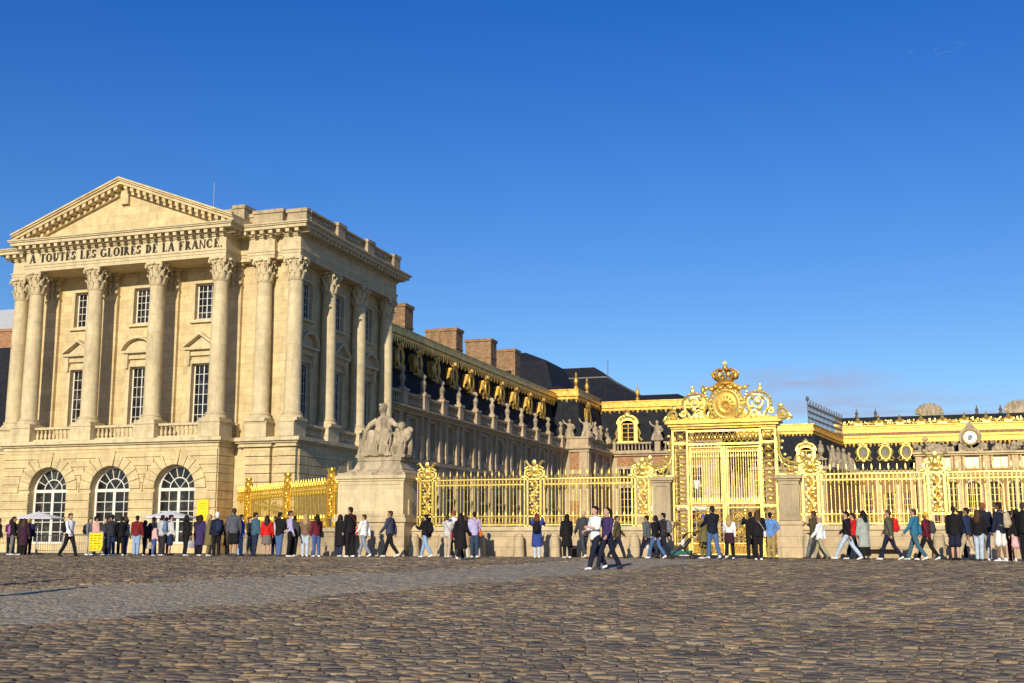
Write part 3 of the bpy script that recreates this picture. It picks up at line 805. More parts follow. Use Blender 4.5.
# stone busts and figures along the balustrades -------------------------------------------------
def bust_mesh(kind):
    mb = MB()
    if kind == 'bust':
        mb.lathe(0, 0, [(.26, 0), (.27, .1), (.16, .16), (.13, .34), (.2, .42)], 10)
        mb.tube([(0, 0, .4), (0, 0, .72), (0, 0, .92), (0, 0, 1.0)], [.16, .34, .24, .1], 12, side=(1, 0, 0), r2=[.13, .22, .17, .1]); mb.tube([(0, 0, .95), (0, .02, 1.14)], .1, 8)
        mb.ell((0, .03, 1.24), (.14, .17, .2), 12, 8); mb.ell((0, .19, 1.21), (.035, .05, .05), 6, 4); mb.ell((0, -.05, 1.32), (.17, .17, .16), 10, 6)
    elif kind == 'vase':
        mb.lathe(0, 0, [(.24, 0), (.24, .1), (.09, .2), (.09, .3), (.3, .62), (.32, .85), (.22, 1.0), (.3, 1.1), (.2, 1.2), (.09, 1.38), (.12, 1.5), (.02, 1.66)], 14)
    else:
        mb.tube([(0, 0, 0), (0, .05, .5), (0, 0, 1.0), (.02, 0, 1.35), (0, 0, 1.5)], [.46, .42, .3, .33, .12], 12, side=(1, 0, 0), r2=[.4, .38, .25, .22, .11]); mb.ell((.03, .03, 1.72), (.15, .17, .2), 10, 7)
        mb.tube([(-.28, 0, 1.35), (-.5, .1, 1.0), (-.3, .3, .75)], [.11, .1, .07], 8); mb.tube([(.28, 0, 1.35), (.55, .12, 1.5), (.72, .15, 1.85)], [.11, .09, .06], 8)
        [mb.tube([(q*.07-.28, .3, .9), (q*.08-.3, .42, .4), (q*.1-.38, .4, 0)], [.04, .05, .06], 5) for q in range(9)]; mb.tube([(0, .25, .7), (.3, .4, .45), (.45, .45, 0)], [.2, .17, .14], 8); mb.tube([(0, .25, .6), (-.35, .4, .4), (-.5, .4, 0)], [.2, .17, .16], 8)
    me = remesh(mb, .045, kind, disp=.05 if kind != 'vase' else .02, dscale=.12); shade(me, 60); me.materials.append(M['statue']); return me
BM = {k: bust_mesh(k) for k in ('bust', 'vase', 'figure')}
ORD = ['first', 'second', 'third', 'fourth', 'fifth', 'sixth', 'seventh', 'eighth', 'ninth', 'tenth', 'eleventh', 'twelfth']
for i, y in enumerate(BY):
    o = inst('stone_bust', BM['bust'], None, (-31.7, y, 10.9), R(-90), scale=(1.05, 1.05, 1.02))
    tag(o, 'stone bust on the balustrade of the long wing, %s from the tall pavilion' % ORD[i], 'bust', 'stone busts along the wing balustrade')

# ------------------------------------------------------------------ brick end pavilion at the far end of the wing
def mansard(mb, x0, x1, y0, y1, z0, z1, ins, flat=1.2):
    mb.frustum([(x0, y0, z0), (x1, y0, z0), (x1, y1, z0), (x0, y1, z0)], [(x0+ins, y0+ins, z1), (x1-ins, y0+ins, z1), (x1-ins, y1-ins, z1), (x0+ins, y1-ins, z1)])
    if flat:
        k = min(x1-x0, y1-y0)/2-ins-.3
        mb.frustum([(x0+ins, y0+ins, z1), (x1-ins, y0+ins, z1), (x1-ins, y1-ins, z1), (x0+ins, y1-ins, z1)], [(x0+ins+k, y0+ins+k, z1+flat), (x1-ins-k, y0+ins+k, z1+flat), (x1-ins-k, y1-ins-k, z1+flat), (x0+ins+k, y1-ins-k, z1+flat)])
def gold_band(mb, x0, x1, y0, y1, z, drip=.5):
    for o, za, zb in ((.12, -.3, 0), (.3, 0, .22), (.18, .22, .62), (.26, .62, .72)): mb.box(x0-o, x1+o, y0-o, y1+o, z+za, z+zb)
    n = int((x1-x0)/.5)
    for k in range(n+1): mb.taper(x0+(x1-x0)*k/n, y0-.1, .08, .1, z-drip-.15*(k % 2), .34, .22, z-.29)
    n = int((y1-y0)/.5)
    for k in range(n+1): mb.taper(x1+.1, y0+(y1-y0)*k/n, .1, .08, z-drip-.15*(k % 2), .22, .34, z-.29)
ep = thing('end_pavilion', 'brick and stone block with figures on its parapet ending the long wing', 'building', (-30.5, 113.9, 0))
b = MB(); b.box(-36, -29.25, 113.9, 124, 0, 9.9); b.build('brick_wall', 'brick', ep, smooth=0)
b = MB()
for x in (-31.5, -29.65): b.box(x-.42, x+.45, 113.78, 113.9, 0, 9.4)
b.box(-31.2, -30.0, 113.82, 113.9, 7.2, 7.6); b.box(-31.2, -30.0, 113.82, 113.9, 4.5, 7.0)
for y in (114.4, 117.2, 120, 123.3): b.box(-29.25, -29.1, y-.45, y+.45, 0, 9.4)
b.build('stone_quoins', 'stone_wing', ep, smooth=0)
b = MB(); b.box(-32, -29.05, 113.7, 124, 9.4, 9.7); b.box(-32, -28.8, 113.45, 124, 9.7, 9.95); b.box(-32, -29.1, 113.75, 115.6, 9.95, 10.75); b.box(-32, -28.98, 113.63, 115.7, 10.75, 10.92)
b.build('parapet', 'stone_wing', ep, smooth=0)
X = side_map(-29.2); b = MB(X); baluster_run(b, 115.7, 124, .1, 9.95, 10.85, .36, .22, 6); b.build('balustrade', 'stone_wing', ep)
for y in (118.5, 121.7): rect_window(X, ep, y, 1.1, 6.2, 8.8, -.03, 2, 4, 'frame_dark')
b = MB(); mansard(b, -37.5, -29.9, 115, 125.5, 9.8, 15.3, .9, 1.5); b.build('slate_roof', 'slate', ep, smooth=0)
b = MB(); gold_band(b, -36.5, -30.8, 115.9, 125, 15.3); b.build('gilded_ridge', 'gold_old', ep, smooth=0)
for x, y in ((-30.9, 116), (-30.9, 120.5)):
    b = MB(); b.lathe(x, y, [(.2, 16), (.22, 16.3), (.1, 16.4), (.25, 16.8), (.2, 17.1), (.08, 17.3), (.14, 17.5), (.02, 17.8)], 10); b.build('finial', 'gold_old', ep)
oval_dormer(side_map(-30.2), ep, 119.0, .3, 13.2, 1.5, 'gold_old')
for i, (x, y, k, s, rz) in enumerate(((-31.2, 114.6, 'figure', 1.0, 180), (-29.5, 114.6, 'figure', 1.05, 200), (-29.3, 117.4, 'figure', 1, 250), (-29.3, 119.9, 'bust', 1.2, 270), (-29.3, 122.6, 'figure', .9, 270))):
    o = inst('statue', BM[k], None, (x, y, 10.9 if y < 116 else 10.82), R(rz), scale=(s, s, s))
    tag(o, ['stone figure on the front left corner of the brick end block', 'stone figure on the front right corner of the brick end block', 'stone figure behind the right corner figure of the brick end block', 'stone bust midway along the side parapet of the brick end block', 'stone figure at the rear of the side parapet of the brick end block'][i], 'statue', 'stone figures on the brick end block')

# ------------------------------------------------------------------ brick court building with the golden dormer
cb = thing('court_building', 'brick and stone court building with golden dormer and gilded roof edge left of the gate', 'building', (-23, 124, 0))
b = MB(); wops = [(-27.5, 1.6, 1, 8.2, False), (-23.6, 1.6, 1, 8.2, False), (-20.2, 1.6, 1, 8.2, False)]
wall_open(b, -29.3, -17.6, 0, 9.6, 124, 124.6, wops); b.box(-17.9, -17.6, 124.6, 149, 0, 9.6)
b.build('brick_wall', 'brick', cb, smooth=0)
b = MB()
for x in (-28.9, -26.1, -25, -22.2, -21.6, -18.9, -18.0): b.box(x-.4, x+.4, 123.86, 124, 0, 9.4)
for x in (-27.5, -23.6, -20.2):
    for s in (-1, 1): b.box(x+s*.8, x+s*1.08, 123.9, 124, 1, 8.5)
    b.box(x-.8, x+.8, 123.9, 124, 8.2, 8.5)
for y in range(126, 149, 4): b.box(-17.6, -17.42, y-.5, y+.5, 0, 9.4)
b.box(-29.3, -17.6, 123.88, 123.997, 6.2, 6.5)
b.build('stone_quoins', 'stone_wing', cb, smooth=0)
for x in (-27.5, -23.6, -20.2): rect_window(None, cb, x, 1.6, 1, 8.2, 124.25, 4, 9, 'frame')
for y in (128, 132, 136, 140, 144): rect_window(side_map(-17.55), cb, y, 1.3, 2, 7, -.04, 2, 6, 'frame_dark')
b = MB(); b.box(-29.3, -17.4, 123.75, 149, 9.6, 9.82); b.box(-29.3, -17.15, 123.5, 149, 9.82, 10.05); b.build('cornice', 'stone_wing', cb, smooth=0)
for x0, x1 in ((-28.6, -24.7), (-23.4, -20.8), (-20.0, -17.8)):
    b = MB(); baluster_run(b, x0, x1, 123.9, 10.05, 11.05, .36, .24, 6); b.build('balustrade', 'stone_wing', cb)
for x in (-28.9, -24.05, -20.4, -17.5): MB().cbox(x, 123.9, .6, .6, 10.05, 11.15).build('balustrade_pedestal', 'stone_wing', cb, smooth=0)

b = MB(); b.frustum([(-31, 124.8, 9.9), (-18, 124.8, 9.9), (-18, 149, 9.9), (-31, 149, 9.9)], [(-31, 126, 15.0), (-19.2, 126, 15.0), (-19.2, 149, 15.0), (-31, 149, 15.0)])
b.frustum([(-31, 126, 15), (-19.2, 126, 15), (-19.2, 149, 15), (-31, 149, 15)], [(-31, 131, 17.0), (-23, 131, 17.0), (-23, 149, 17.0), (-31, 149, 17.0)]); b.build('slate_roof', 'slate', cb, smooth=0)
b = MB(); gold_band(b, -31.2, -19.3, 125.9, 149, 15.05); b.build('gilded_ridge', 'gold_old', cb, smooth=0)
for x in (-26.6, -19.4):
    b = MB(); b.lathe(x, 126, [(.2, 15.7), (.22, 16.1), (.1, 16.2), (.25, 16.6), (.2, 16.9), (.08, 17.1), (.02, 17.5)], 10); b.build('finial', 'gold_old', cb)
def gold_dormer(parent, cx, y, z, s=1.):
    """arched dormer in gilded lead: pilasters, arched head with a leafy crest, mullioned light"""
    p = MB(); h = 2.1*s; w2 = .72*s
    for sg in (-1, 1):
        p.box(cx+sg*w2, cx+sg*(w2+.36*s), y-.2, y+.9, z, z+h); p.box(cx+sg*(w2-.04), cx+sg*(w2+.44*s), y-.28, y+.9, z+h-.2*s, z+h)
        p.tube([(cx+sg*(w2+.4*s), y-.05, z+1.5*s), (cx+sg*(w2+.62*s), y-.05, z+.9*s), (cx+sg*(w2+.5*s), y-.05, z+.5*s), (cx+sg*(w2+.85*s), y-.05, z+.08*s)], [.08*s, .13*s, .11*s, .16*s], 6)
    n = 12
    for k in range(n):
        t0, t1 = math.pi*k/n, math.pi*(k+1)/n
        p.prism([(cx+w2*.98*math.cos(t), z+h-.25*s+q*math.sin(t)) if q < 1.0*s else (cx+(w2+.5*s)*math.cos(t), z+h-.15*s+q*math.sin(t)) for t, q in ((t0, .45*s), (t0, 1.0*s), (t1, 1.0*s), (t1, .45*s))], y-.25, y+.8)
    for dx, dz, r in ((0, 1.1, .3), (-.38, .95, .22), (.38, .95, .22), (-.7, .7, .18), (.7, .7, .18), (0, 1.42, .17), (-.2, 1.28, .14), (.2, 1.28, .14)): p.ell((cx+dx*s, y-.3, z+h+(dz-.35)*s), (r*s, .2, r*s), 8, 5)
    p.box(cx-w2-.5*s, cx+w2+.5*s, y-.3, y+.9, z-.12, z)
    o = p.build('gilded_dormer', 'gold', parent)
    rect_window(None, o, cx, w2*2, z, z+h-.1*s, y+.12, 2, 4, 'gold_old', .1*s)
    return o
gold_dormer(cb, -27.45, 124.7, 11.2, 1.0)
for i, (x, k, s) in enumerate(((-24.05, 'figure', 1.15), (-20.4, 'vase', 1.1))):
    o = inst('statue' if k == 'figure' else 'stone_vase', BM[k], None, (x, 123.9, 11.15), R(180), scale=(s, s, s))
    tag(o, ['stone seated figure on the balustrade right of the golden dormer', 'stone vase on the balustrade between the seated figure and the gate crest'][i], 'statue' if k == 'figure' else 'vase')
# tall slate roofs standing behind
br_ = thing('great_roof', 'high dark slate roof rising behind the long wing and its chimneys', 'building', (-39, 150, 0))
b = MB(); b.box(-62, -29, 141, 160, 0, 17.2); b.build('wall', 'stone_wing', br_, smooth=0)
b = MB(); b.frustum([(-63, 140.4, 17.2), (-27.8, 140.4, 17.2), (-27.8, 161, 17.2), (-63, 161, 17.2)], [(-57, 146, 21.4), (-34.8, 146, 21.4), (-34.8, 156, 21.4), (-57, 156, 21.4)])
b.frustum([(-57, 146, 21.4), (-34.8, 146, 21.4), (-34.8, 156, 21.4), (-57, 156, 21.4)], [(-52, 149, 23.2), (-37.2, 149, 23.2), (-37.2, 153, 23.2), (-52, 153, 23.2)])
b.build('slate_roof', 'slate', br_, smooth=0)
b = MB(); b.tube([(-57, 146, 21.4), (-34.8, 146, 21.4), (-27.8, 140.4, 17.25)], .12, 5); b.build('lead_ridge', 'lead', br_)
b = MB(); b.tube([(-35.6, 150, 21), (-35.6, 150, 24.2)], .06, 5); b.build('ridge_finial', 'lead', br_)
r2 = thing('hipped_roof', 'steep dark hipped slate roof right behind the brick chimneys', 'building', (-41, 128, 0))
b = MB(); b.box(-47, -36.8, 126.5, 138, 0, 17.5); b.build('wall', 'stone_wing', r2, smooth=0)
b = MB(); b.frustum([(-47.5, 126, 17.5), (-36.3, 126, 17.5), (-36.3, 138.5, 17.5), (-47.5, 138.5, 17.5)], [(-45, 128.5, 21.2), (-37.8, 128.5, 21.2), (-37.8, 136, 21.2), (-45, 136, 21.2)])
b.frustum([(-45, 128.5, 21.2), (-37.8, 128.5, 21.2), (-37.8, 136, 21.2), (-45, 136, 21.2)], [(-44, 131, 22.6), (-41, 131, 22.6), (-41, 134, 22.6), (-44, 134, 22.6)]); b.build('slate_roof', 'slate', r2, smooth=0)

# ------------------------------------------------------------------ inner court: second front with dormer, slanting roof with iron cresting
ic = thing('inner_building', 'set back court building with golden dormer and tall roof cresting right of the gate', 'building', (-11, 148, 0))
b = MB(); b.box(-17.6, -8.2, 148, 149, 0, 9.2); b.prismz([(-8.2, 148), (-8.0, 148.2), (-5.0, 171), (-17, 171), (-17, 149)], 0, 9.2); b.build('brick_wall', 'brick', ic, smooth=0)
b = MB()
for x in (-17.2, -14.9, -13.2, -10.9, -8.7): b.box(x-.45, x+.45, 147.86, 148, 0, 9.1)
b.box(-17.6, -8.0, 147.8, 148, 9.0, 9.2); b.prismz([(-17.6, 147.5), (-7.7, 147.5), (-4.6, 171), (-17, 171)], 9.2, 9.45); b.build('stone_trim', 'stone_wing', ic, smooth=0)
for x in (-16.0, -12.1): rect_window(None, ic, x, 1.4, 2, 8, 147.92, 4, 9, 'frame')
for x0, x1 in ((-17.2, -13.2), (-10.2, -7.9)):
    b = MB(); baluster_run(b, x0, x1, 147.8, 9.45, 10.5, .38, .24, 6); b.build('balustrade', 'stone_wing', ic)
b = MB(); b.frustum([(-25, 148.6, 9.4), (-8.3, 148.6, 9.4), (-5.6, 171, 9.4), (-25, 171, 9.4)], [(-25, 150, 14.1), (-9.7, 150, 14.1), (-7.0, 171, 14.1), (-25, 171, 14.1)]); b.build('slate_roof', 'slate', ic, smooth=0)
b = MB()
for o_, za, zb in ((.1, -.35, 0), (.3, 0, .25), (.18, .25, .75), (.28, .75, .88)): b.prismz([(-25, 150-o_), (-9.7+o_, 150-o_), (-7+o_, 171), (-25, 171)], 14.1+za, 14.1+zb)
for k in range(34): b.taper(-24.6+k*.45, 149.88, .08, .1, 13.3+.15*(k % 2), .32, .22, 13.77)
b.build('gilded_ridge', 'gold_old', ic, smooth=0)
gold_dormer(ic, -10.4, 148.4, 9.5, 1.05)
b = MB(); A, B_ = Vector((-10.1, 150.3, 14.95)), Vector((-6.9, 170.5, 14.95)); n = 26
for k in range(n+1):
    p = A.lerp(B_, k/n); h = 3.0 if k % 2 == 0 else 2.6
    b.tube([p, p+Vector((0, 0, h))], .045, 4); b.ell(p+Vector((0, 0, h)), (.1, .16, .2), 6, 4)
    if k < n:
        q = A.lerp(B_, (k+.5)/n)
        for z in (.5, 1.25, 2.0): b.tube([q+Vector((.4*math.cos(TAU*j/8)*.13, .4*math.cos(TAU*j/8), z+.36*math.sin(TAU*j/8))) for j in range(9)], .04, 4)
for z in (.08, 2.45): b.tube([A+Vector((0, 0, z)), B_+Vector((0, 0, z))], .06, 4)
b.ell(A+Vector((0, 0, 3.2)), (.22, .22, .35), 8, 6); b.build('roof_cresting', 'lead', ic)
for i, (x, y, k, s) in enumerate(((-11.9, 147.9, 'bust', .9), (-8.6, 147.8, 'vase', 1.35), (-7.4, 150.5, 'figure', 1.5), (-6.9, 154.5, 'figure', 1.5), (-6.4, 159, 'figure', 1.6), (-5.9, 164, 'figure', 1.5))):
    if i == 0: continue
    o = inst('stone_vase' if k == 'vase' else 'statue', BM[k], None, (x, y, 9.45 if i > 1 else 10.5), R(230), scale=(s, s, s))
    tag(o, ['', 'pale stone vase on the balustrade right of the farther golden dormer', 'stone figure at the roof corner nearest the pale vase', 'second stone figure back from the pale vase below the roof cresting', 'third stone figure back from the pale vase below the roof cresting', 'farthest stone figure below the roof cresting'][i], 'vase' if k == 'vase' else 'statue')

# ------------------------------------------------------------------ brick building with the clock across the inner court
ck = thing('clock_building', 'brick and stone building with clock and gilded roof line behind the right fence', 'building', (9, 170, 0))
b = MB(); lo = [(x, 1.8, .5, 7.6, True) for x in (4.6, 7.2, 9.8, 12.4, 15.0, 17.6, 20.2)]; up = [(x, 1.9, 10.2, 11.95, False) for x in (6.2, 9.8, 13.4, 17.0, 20.6)]
wall_open(b, 2.6, 26, 0, 9.6, 170, 170.8, lo); wall_open(b, 2.6, 26, 9.6, 12.0, 170, 170.8, up); wall_open(b, -8, 2.6, 0, 10.0, 173, 173.6, [(-3.9, 1.6, .5, 7.2, False), (-1.0, 1.6, .5, 7.2, False), (1.3, 1.2, .5, 7.2, False)]); b.box(2.6, 2.9, 170.8, 174, 0, 12)
b.build('brick_wall', 'brick', ck, smooth=0)
b = MB()
for x in (3.0, 4.4, 8.0, 11.6, 15.2, 18.8, 22.4): b.box(x-.4, x+.4, 169.86, 170, 9.6, 12); b.box(x-.25, x+.25, 169.84, 170, 0, 9.3)
for x in (4.6, 7.2, 9.8, 12.4, 15.0, 17.6, 20.2):
    for k in range(10):
        t0, t1 = math.pi*k/10, math.pi*(k+1)/10
        b.prism([(x+q*math.cos(t), 7.6+q*math.sin(t)) for t, q in ((t0, .9), (t0, 1.15), (t1, 1.15), (t1, .9))], 169.88, 170)
    for s in (-1, 1): b.box(x+s*.9, x+s*1.15, 169.88, 170, .5, 7.6)
for x in (6.2, 9.8, 13.4, 17.0, 20.6):
    for s in (-1, 1): b.box(x+s*.95, x+s*1.18, 169.88, 170, 10.0, 12)
b.box(2.5, 26, 169.8, 170, 9.3, 9.6); b.box(2.4, 26, 169.6, 170.8, 12, 12.25); b.box(2.2, 26, 169.3, 170.8, 12.25, 12.5)
for x in (-6.8, -5.2, -2.45, .15, 2.2): b.box(x-.35, x+.35, 172.86, 173, 0, 9.8)
b.box(-8, 2.6, 172.7, 173.6, 10, 10.3)
b.build('stone_trim', 'stone', ck, smooth=0)
for x in (4.6, 7.2, 9.8, 12.4, 15.0, 17.6, 20.2): rect_window(None, ck, x, 1.8, .5, 8.5, 170.4, 4, 9, 'gold_old', .12)
for x in (6.2, 9.8, 13.4, 17.0, 20.6): rect_window(None, ck, x, 1.9, 10.2, 11.95, 170.3, 4, 3, 'gold_old', .12, 'clockface')
for x, w_ in ((-3.9, 1.6), (-1.0, 1.6), (1.3, 1.2)): rect_window(None, ck, x, w_, .5, 7.2, 173.3, 4, 8, 'gold_old', .12)
b = MB(); b.frustum([(-8, 173.4, 10.3), (26, 173.4, 10.3), (26, 190, 10.3), (-8, 190, 10.3)], [(-8, 174.4, 14.4), (26, 174.4, 14.4), (26, 190, 14.4), (-8, 190, 14.4)])
b.frustum([(-8, 174.9, 14.9), (26, 174.9, 14.9), (26, 190, 14.9), (-8, 190, 14.9)], [(-8, 175.6, 18.1), (26, 175.6, 18.1), (26, 190, 19), (-8, 190, 19)]); b.build('slate_roof', 'slate', ck, smooth=0)
b = MB(); b.box(-8, 26, 174.0, 175.4, 14.25, 15.0); b.box(-8, 26, 173.8, 175.4, 15.0, 15.3)
for k in range(60):
    x = -7.8+k*.57; b.taper(x, 174.0, .1, .1, 13.7+.15*(k % 2), .4, .25, 14.3)
b.build('lower_gilded_band', 'gold_old', ck, smooth=0); MB().box(-8, 26, 174.3, 175.5, 15.3, 15.76).build('bronze_band', 'brick_brown', ck, smooth=0)
b = MB(); b.box(-8, 26, 174.72, 175.6, 15.75, 16.36); b.box(-8, 26, 174.6, 175.6, 16.35, 16.7); b.box(-8, 26, 174.4, 175.6, 16.7, 16.85); b.build('upper_gilded_band', 'gold_old', ck, smooth=0)
b = MB(); rs = random.Random(8)
for k in range(60):
    x = -7.7+k*.57; t_ = k % 5
    if t_ == 0:
        b.box(x-.5, x+.5, 174.4, 174.8, 16.85, 17.1); b.lathe(x, 174.6, [(.3, 17.1), (.16, 17.25), (.34, 17.55), (.2, 17.8), (.08, 17.95), (.14, 18.1), (.02, 18.35)], 8)
        for sg in (-1, 1): b.spiral((x+sg*.42, 174.45, 17.3), .22, .05, 1.3, 0, .08, 12, 4, sg)
    else:
        for _ in range(4): b.ell((x+rs.uniform(-.22, .22), 174.55, 16.95+rs.uniform(0, .5)), (rs.uniform(.08, .2), .12, rs.uniform(.08, .22)), 6, 4)
        b.tube([(x-.3, 174.5, 16.9), (x-.12, 174.45, 17.15+.2*(t_ % 2)), (x+.1, 174.45, 17.0), (x+.3, 174.5, 17.2)], .07, 5)
b.build('gilded_cresting', 'gold', ck)
b = MB()
rs = random.Random(4)
for cx, w_ in ((9.75, 3.1), (3.6, 1.2), (5.2, 1.0), (6.6, 1.0), (13.2, 1.1), (15, 1.1), (17, 1.2), (19, 1.0), (21, 1.2)):
    for k in range(14): b.ell((cx+rs.triangular(-w_, w_, 0), 169.9+rs.uniform(-.2, .1), 12.55+abs(rs.gauss(0, .5 if w_ < 2 else .9))), (rs.uniform(.2, .42), .3, rs.uniform(.2, .45)), 8, 5)
b.lathe(9.75, 0, [(.1, 0), (.1, .1)], 4)
b.v = b.v[:-8]; b.f = b.f[:-6]
n = 20; b.prism([(9.75+1.45*math.cos(TAU*k/n), 14.4+1.5*math.sin(TAU*k/n)) for k in range(n)], 169.7, 170.2); b.box(8.2, 11.3, 169.7, 170.4, 12.5, 13.6); b.taper(9.75, 169.95, 1.3, .4, 15.7, .2, .2, 16.6)
b.build('carved_trophies', 'statue', ck)
cl = MB(); cl.prism([(9.75+.95*math.cos(TAU*k/28), 14.4+.95*math.sin(TAU*k/28)) for k in range(28)], 169.6, 169.72); co = cl.build('clock', 'clockface', ck, smooth=0)
b = MB(); b.ring((9.75, 169.6, 14.4), 1.0, 1.0, .14, 28, 6)
for k in range(12):
    a = TAU*k/12; b.tube([(9.75+.66*math.cos(a), 169.585, 14.4+.66*math.sin(a)), (9.75+.86*math.cos(a), 169.585, 14.4+.86*math.sin(a))], .05, 4)
b.build('clock_rim', 'gold', co)
b = MB(); b.prism([(9.75+.3*math.cos(TAU*k/24), 14.4+.3*math.sin(TAU*k/24)) for k in range(24)], 169.57, 169.6); b.build('clock_centre', 'blue_enamel', co, smooth=0)
for x in (-4.3, -1.3, 1.5): oval_dormer(None, ck, x, 173.5, 12.9, 1.2, 'gold', 'lead')
for x, s in ((4.9, 1.), (16.6, 1.)):
    b = MB()
    for k in range(9):
        a = math.pi*(.06+.88*k/8); b.tube([(x, 176, 18.2), (x+.9*math.cos(a), 176, 18.3+.8*math.sin(a)), (x+1.7*math.cos(a), 176, 18.3+1.3*math.sin(a))], [.3, .42, .25], 6)
        b.ell((x+1.75*math.cos(a), 176, 18.3+1.4*math.sin(a)), (.28, .25, .3), 7, 5)
    b.box(x-1.3, x+1.3, 175.6, 176.5, 17.6, 18.9); b.build('shell_ornament', 'statue', ck)
for x in (-5, -2.4, 11.2, 14.3):
    b = MB(); b.lathe(x, 176, [(.3, 17.9), (.25, 18.3), (.12, 18.4), (.25, 18.7), (.1, 19.0), (.03, 19.4)], 8); b.build('ridge_finial', 'lead', ck)

# ------------------------------------------------------------------ buildings glimpsed at the far left
nb = thing('distant_building', 'building with brick chimney and shade painted as slate roof at far left behind the pavilion', 'building', (-68, 82, 0))
b = MB(); b.box(-90, -60, 82, 95, 0, 7); b.build('wall', 'stone_wing', nb, smooth=0)
b = MB(); b.frustum([(-90, 81.6, 7), (-59.5, 81.6, 7), (-59.5, 95, 7), (-90, 95, 7)], [(-90, 84, 17.6), (-61, 84, 17.6), (-61, 95, 17.6), (-90, 95, 17.6)]); b.build('slate_roof', 'slate', nb, smooth=0)  # dark slate colour stands in for the shade lying on this building
b = MB(); b.box(-80, -74.2, 84.2, 87, 16.5, 19.3); b.box(-80.1, -74.1, 84.1, 87.1, 19.1, 19.35); b.build('chimney', 'brick', nb, smooth=0)
b = MB(); b.frustum([(-88, 88.5, 16), (-72.5, 88.5, 16), (-72.5, 96, 16), (-88, 96, 16)], [(-88, 89.5, 22.4), (-73, 89.5, 22.4), (-73, 96, 22.4), (-88, 96, 22.4)]); b.build('zinc_roof', 'zinc', nb, smooth=0)
# ------------------------------------------------------------------ gilded fence, gate, plinth
FY = 47.3
def stone_wall(name, label, x0, x1, X=None, y=FY):
    t = thing(name, label, 'wall', tuple((X @ Vector((x0, y, 0)))) if X else ((x0+x1)/2, y, 0))
    b = MB(X); b.box(x0, x1, y-.36, y+.36, 0, .62); b.box(x0, x1, y-.32, y+.32, .62, 1.08); b.build('wall_body', 'stone_base', t, smooth=0)
    b = MB(X); b.box(x0, x1, y-.40, y+.40, 1.08, 1.25); b.build('coping', 'stone_plain', t, smooth=0)
    return t
stone_wall('low_wall', 'low stone wall carrying the gilded fence left of the gate', -19.95, -9.36)
stone_wall('low_wall', 'low stone wall carrying the gilded fence right of the gate', -3.6, 12.0)

def bar_panel(mb, x0, x1, y, zb=1.25, step=.155):
    """railings between two ornamental posts: bars, spear heads, collars, rails"""
    mb.box(x0, x1, y-.03, y+.03, zb+.05, zb+.10); mb.box(x0, x1, y-.025, y+.025, zb+.43, zb+.455)
    mb.box(x0, x1, y-.03, y+.03, 3.21, 3.25); mb.box(x0, x1, y-.025, y+.025, 2.98, 3.02)
    n = max(2, int(round((x1-x0)/step)))
    for k in range(n+1):
        x = x0+(x1-x0)*k/n; big = k % 2 == 0
        mb.tube([(x, y, zb+.05), (x, y, 3.3)], .019 if big else .013, 5)
        if big:
            mb.lathe(x, y, [(.019, 3.25), (.048, 3.29), (.022, 3.33), (.045, 3.40), (.028, 3.5), (.006, 3.6)], 6)
            mb.lathe(x, y, [(.022, 2.78), (.055, 2.86), (.065, 2.96), (.03, 3.0)], 6); mb.lathe(x, y, [(.05, zb+.46), (.045, zb+.54), (.02, zb+.62)], 6)
        else:
            mb.lathe(x, y, [(.018, 3.25), (.04, 3.29), (.02, 3.35), (.004, 3.42)], 5)
        if k < n:
            c = x+(x1-x0)/n/2
            mb.ring((c, y, zb+.26), (x1-x0)/n*.42, .13, .016, 10, 4); mb.ring((c, y, 3.11), (x1-x0)/n*.36, .075, .014, 8, 4)
def ornate_post(X, parent, x, y, zb=1.25, mat='gold'):
    p = MB(X); w_ = .30
    for s in (-1, 1): p.box(x+s*(w_-.05), x+s*w_, y-.06, y+.06, zb, 3.25); p.box(x+s*(w_+.10), x+s*(w_+.13), y-.04, y+.04, zb, 3.25)
    for z in (zb, zb+.4, 3.19): p.box(x-w_-.13, x+w_+.13, y-.06, y+.06, z, z+.06)
    for i in range(6):
        z = zb+.62+i*.33; s = 1 if i % 2 else -1
        p.spiral((x+s*.09, y, z), .14, .03, 1.3, math.pi/2, .032, 14, 4, s); p.ell((x-s*.1, y-.02, z+.12), (.085, .05, .1), 7, 5)
    p.tube([(x+.16*math.sin(i*1.05), y, zb+.5+i*.16) for i in range(14)], .03, 5)
    for i in range(13):
        z = zb+.55+i*.145
        for s in (-1, 1): p.ell((x+s*(.1+.07*((i+(s > 0)) % 2)), y+.01, z), (.06, .035, .05), 6, 4); p.tube([(x, y+.02, z-.05), (x+s*.1, y+.02, z+.04), (x+s*.22, y+.02, z-.02)], .016, 4)
    for s in (-1, 1): p.box(x+s*(w_+.02), x+s*(w_+.035), y-.02, y+.02, zb, 3.25)
    o = p.build('ornamental_post', mat, parent)
    c = MB(X)
    for s in (-1, 1):
        c.spiral((x+s*.24, y, 3.48), .2, .05, 1.4, -math.pi/2, .05, 18, 5, s)
        c.tube([(x+s*.05, y, 3.3), (x+s*.2, y, 3.75), (x+s*.36, y, 3.98), (x+s*.47, y, 3.93)], [.05, .06, .06, .03], 6); c.ell((x+s*.5, y, 3.3), (.13, .06, .09), 7, 5)
    c.ell((x, y-.03, 3.62), (.14, .09, .17), 9, 6); c.ell((x, y, 3.92), (.11, .07, .13), 8, 5); c.ell((x, y-.02, 3.36), (.22, .08, .1), 8, 5)
    c.tube([(x-.42, y, 3.66), (x-.2, y, 3.78), (x, y, 3.7), (x+.2, y, 3.78), (x+.42, y, 3.66)], .045, 5)
    c.build('scroll_crest', mat, o)
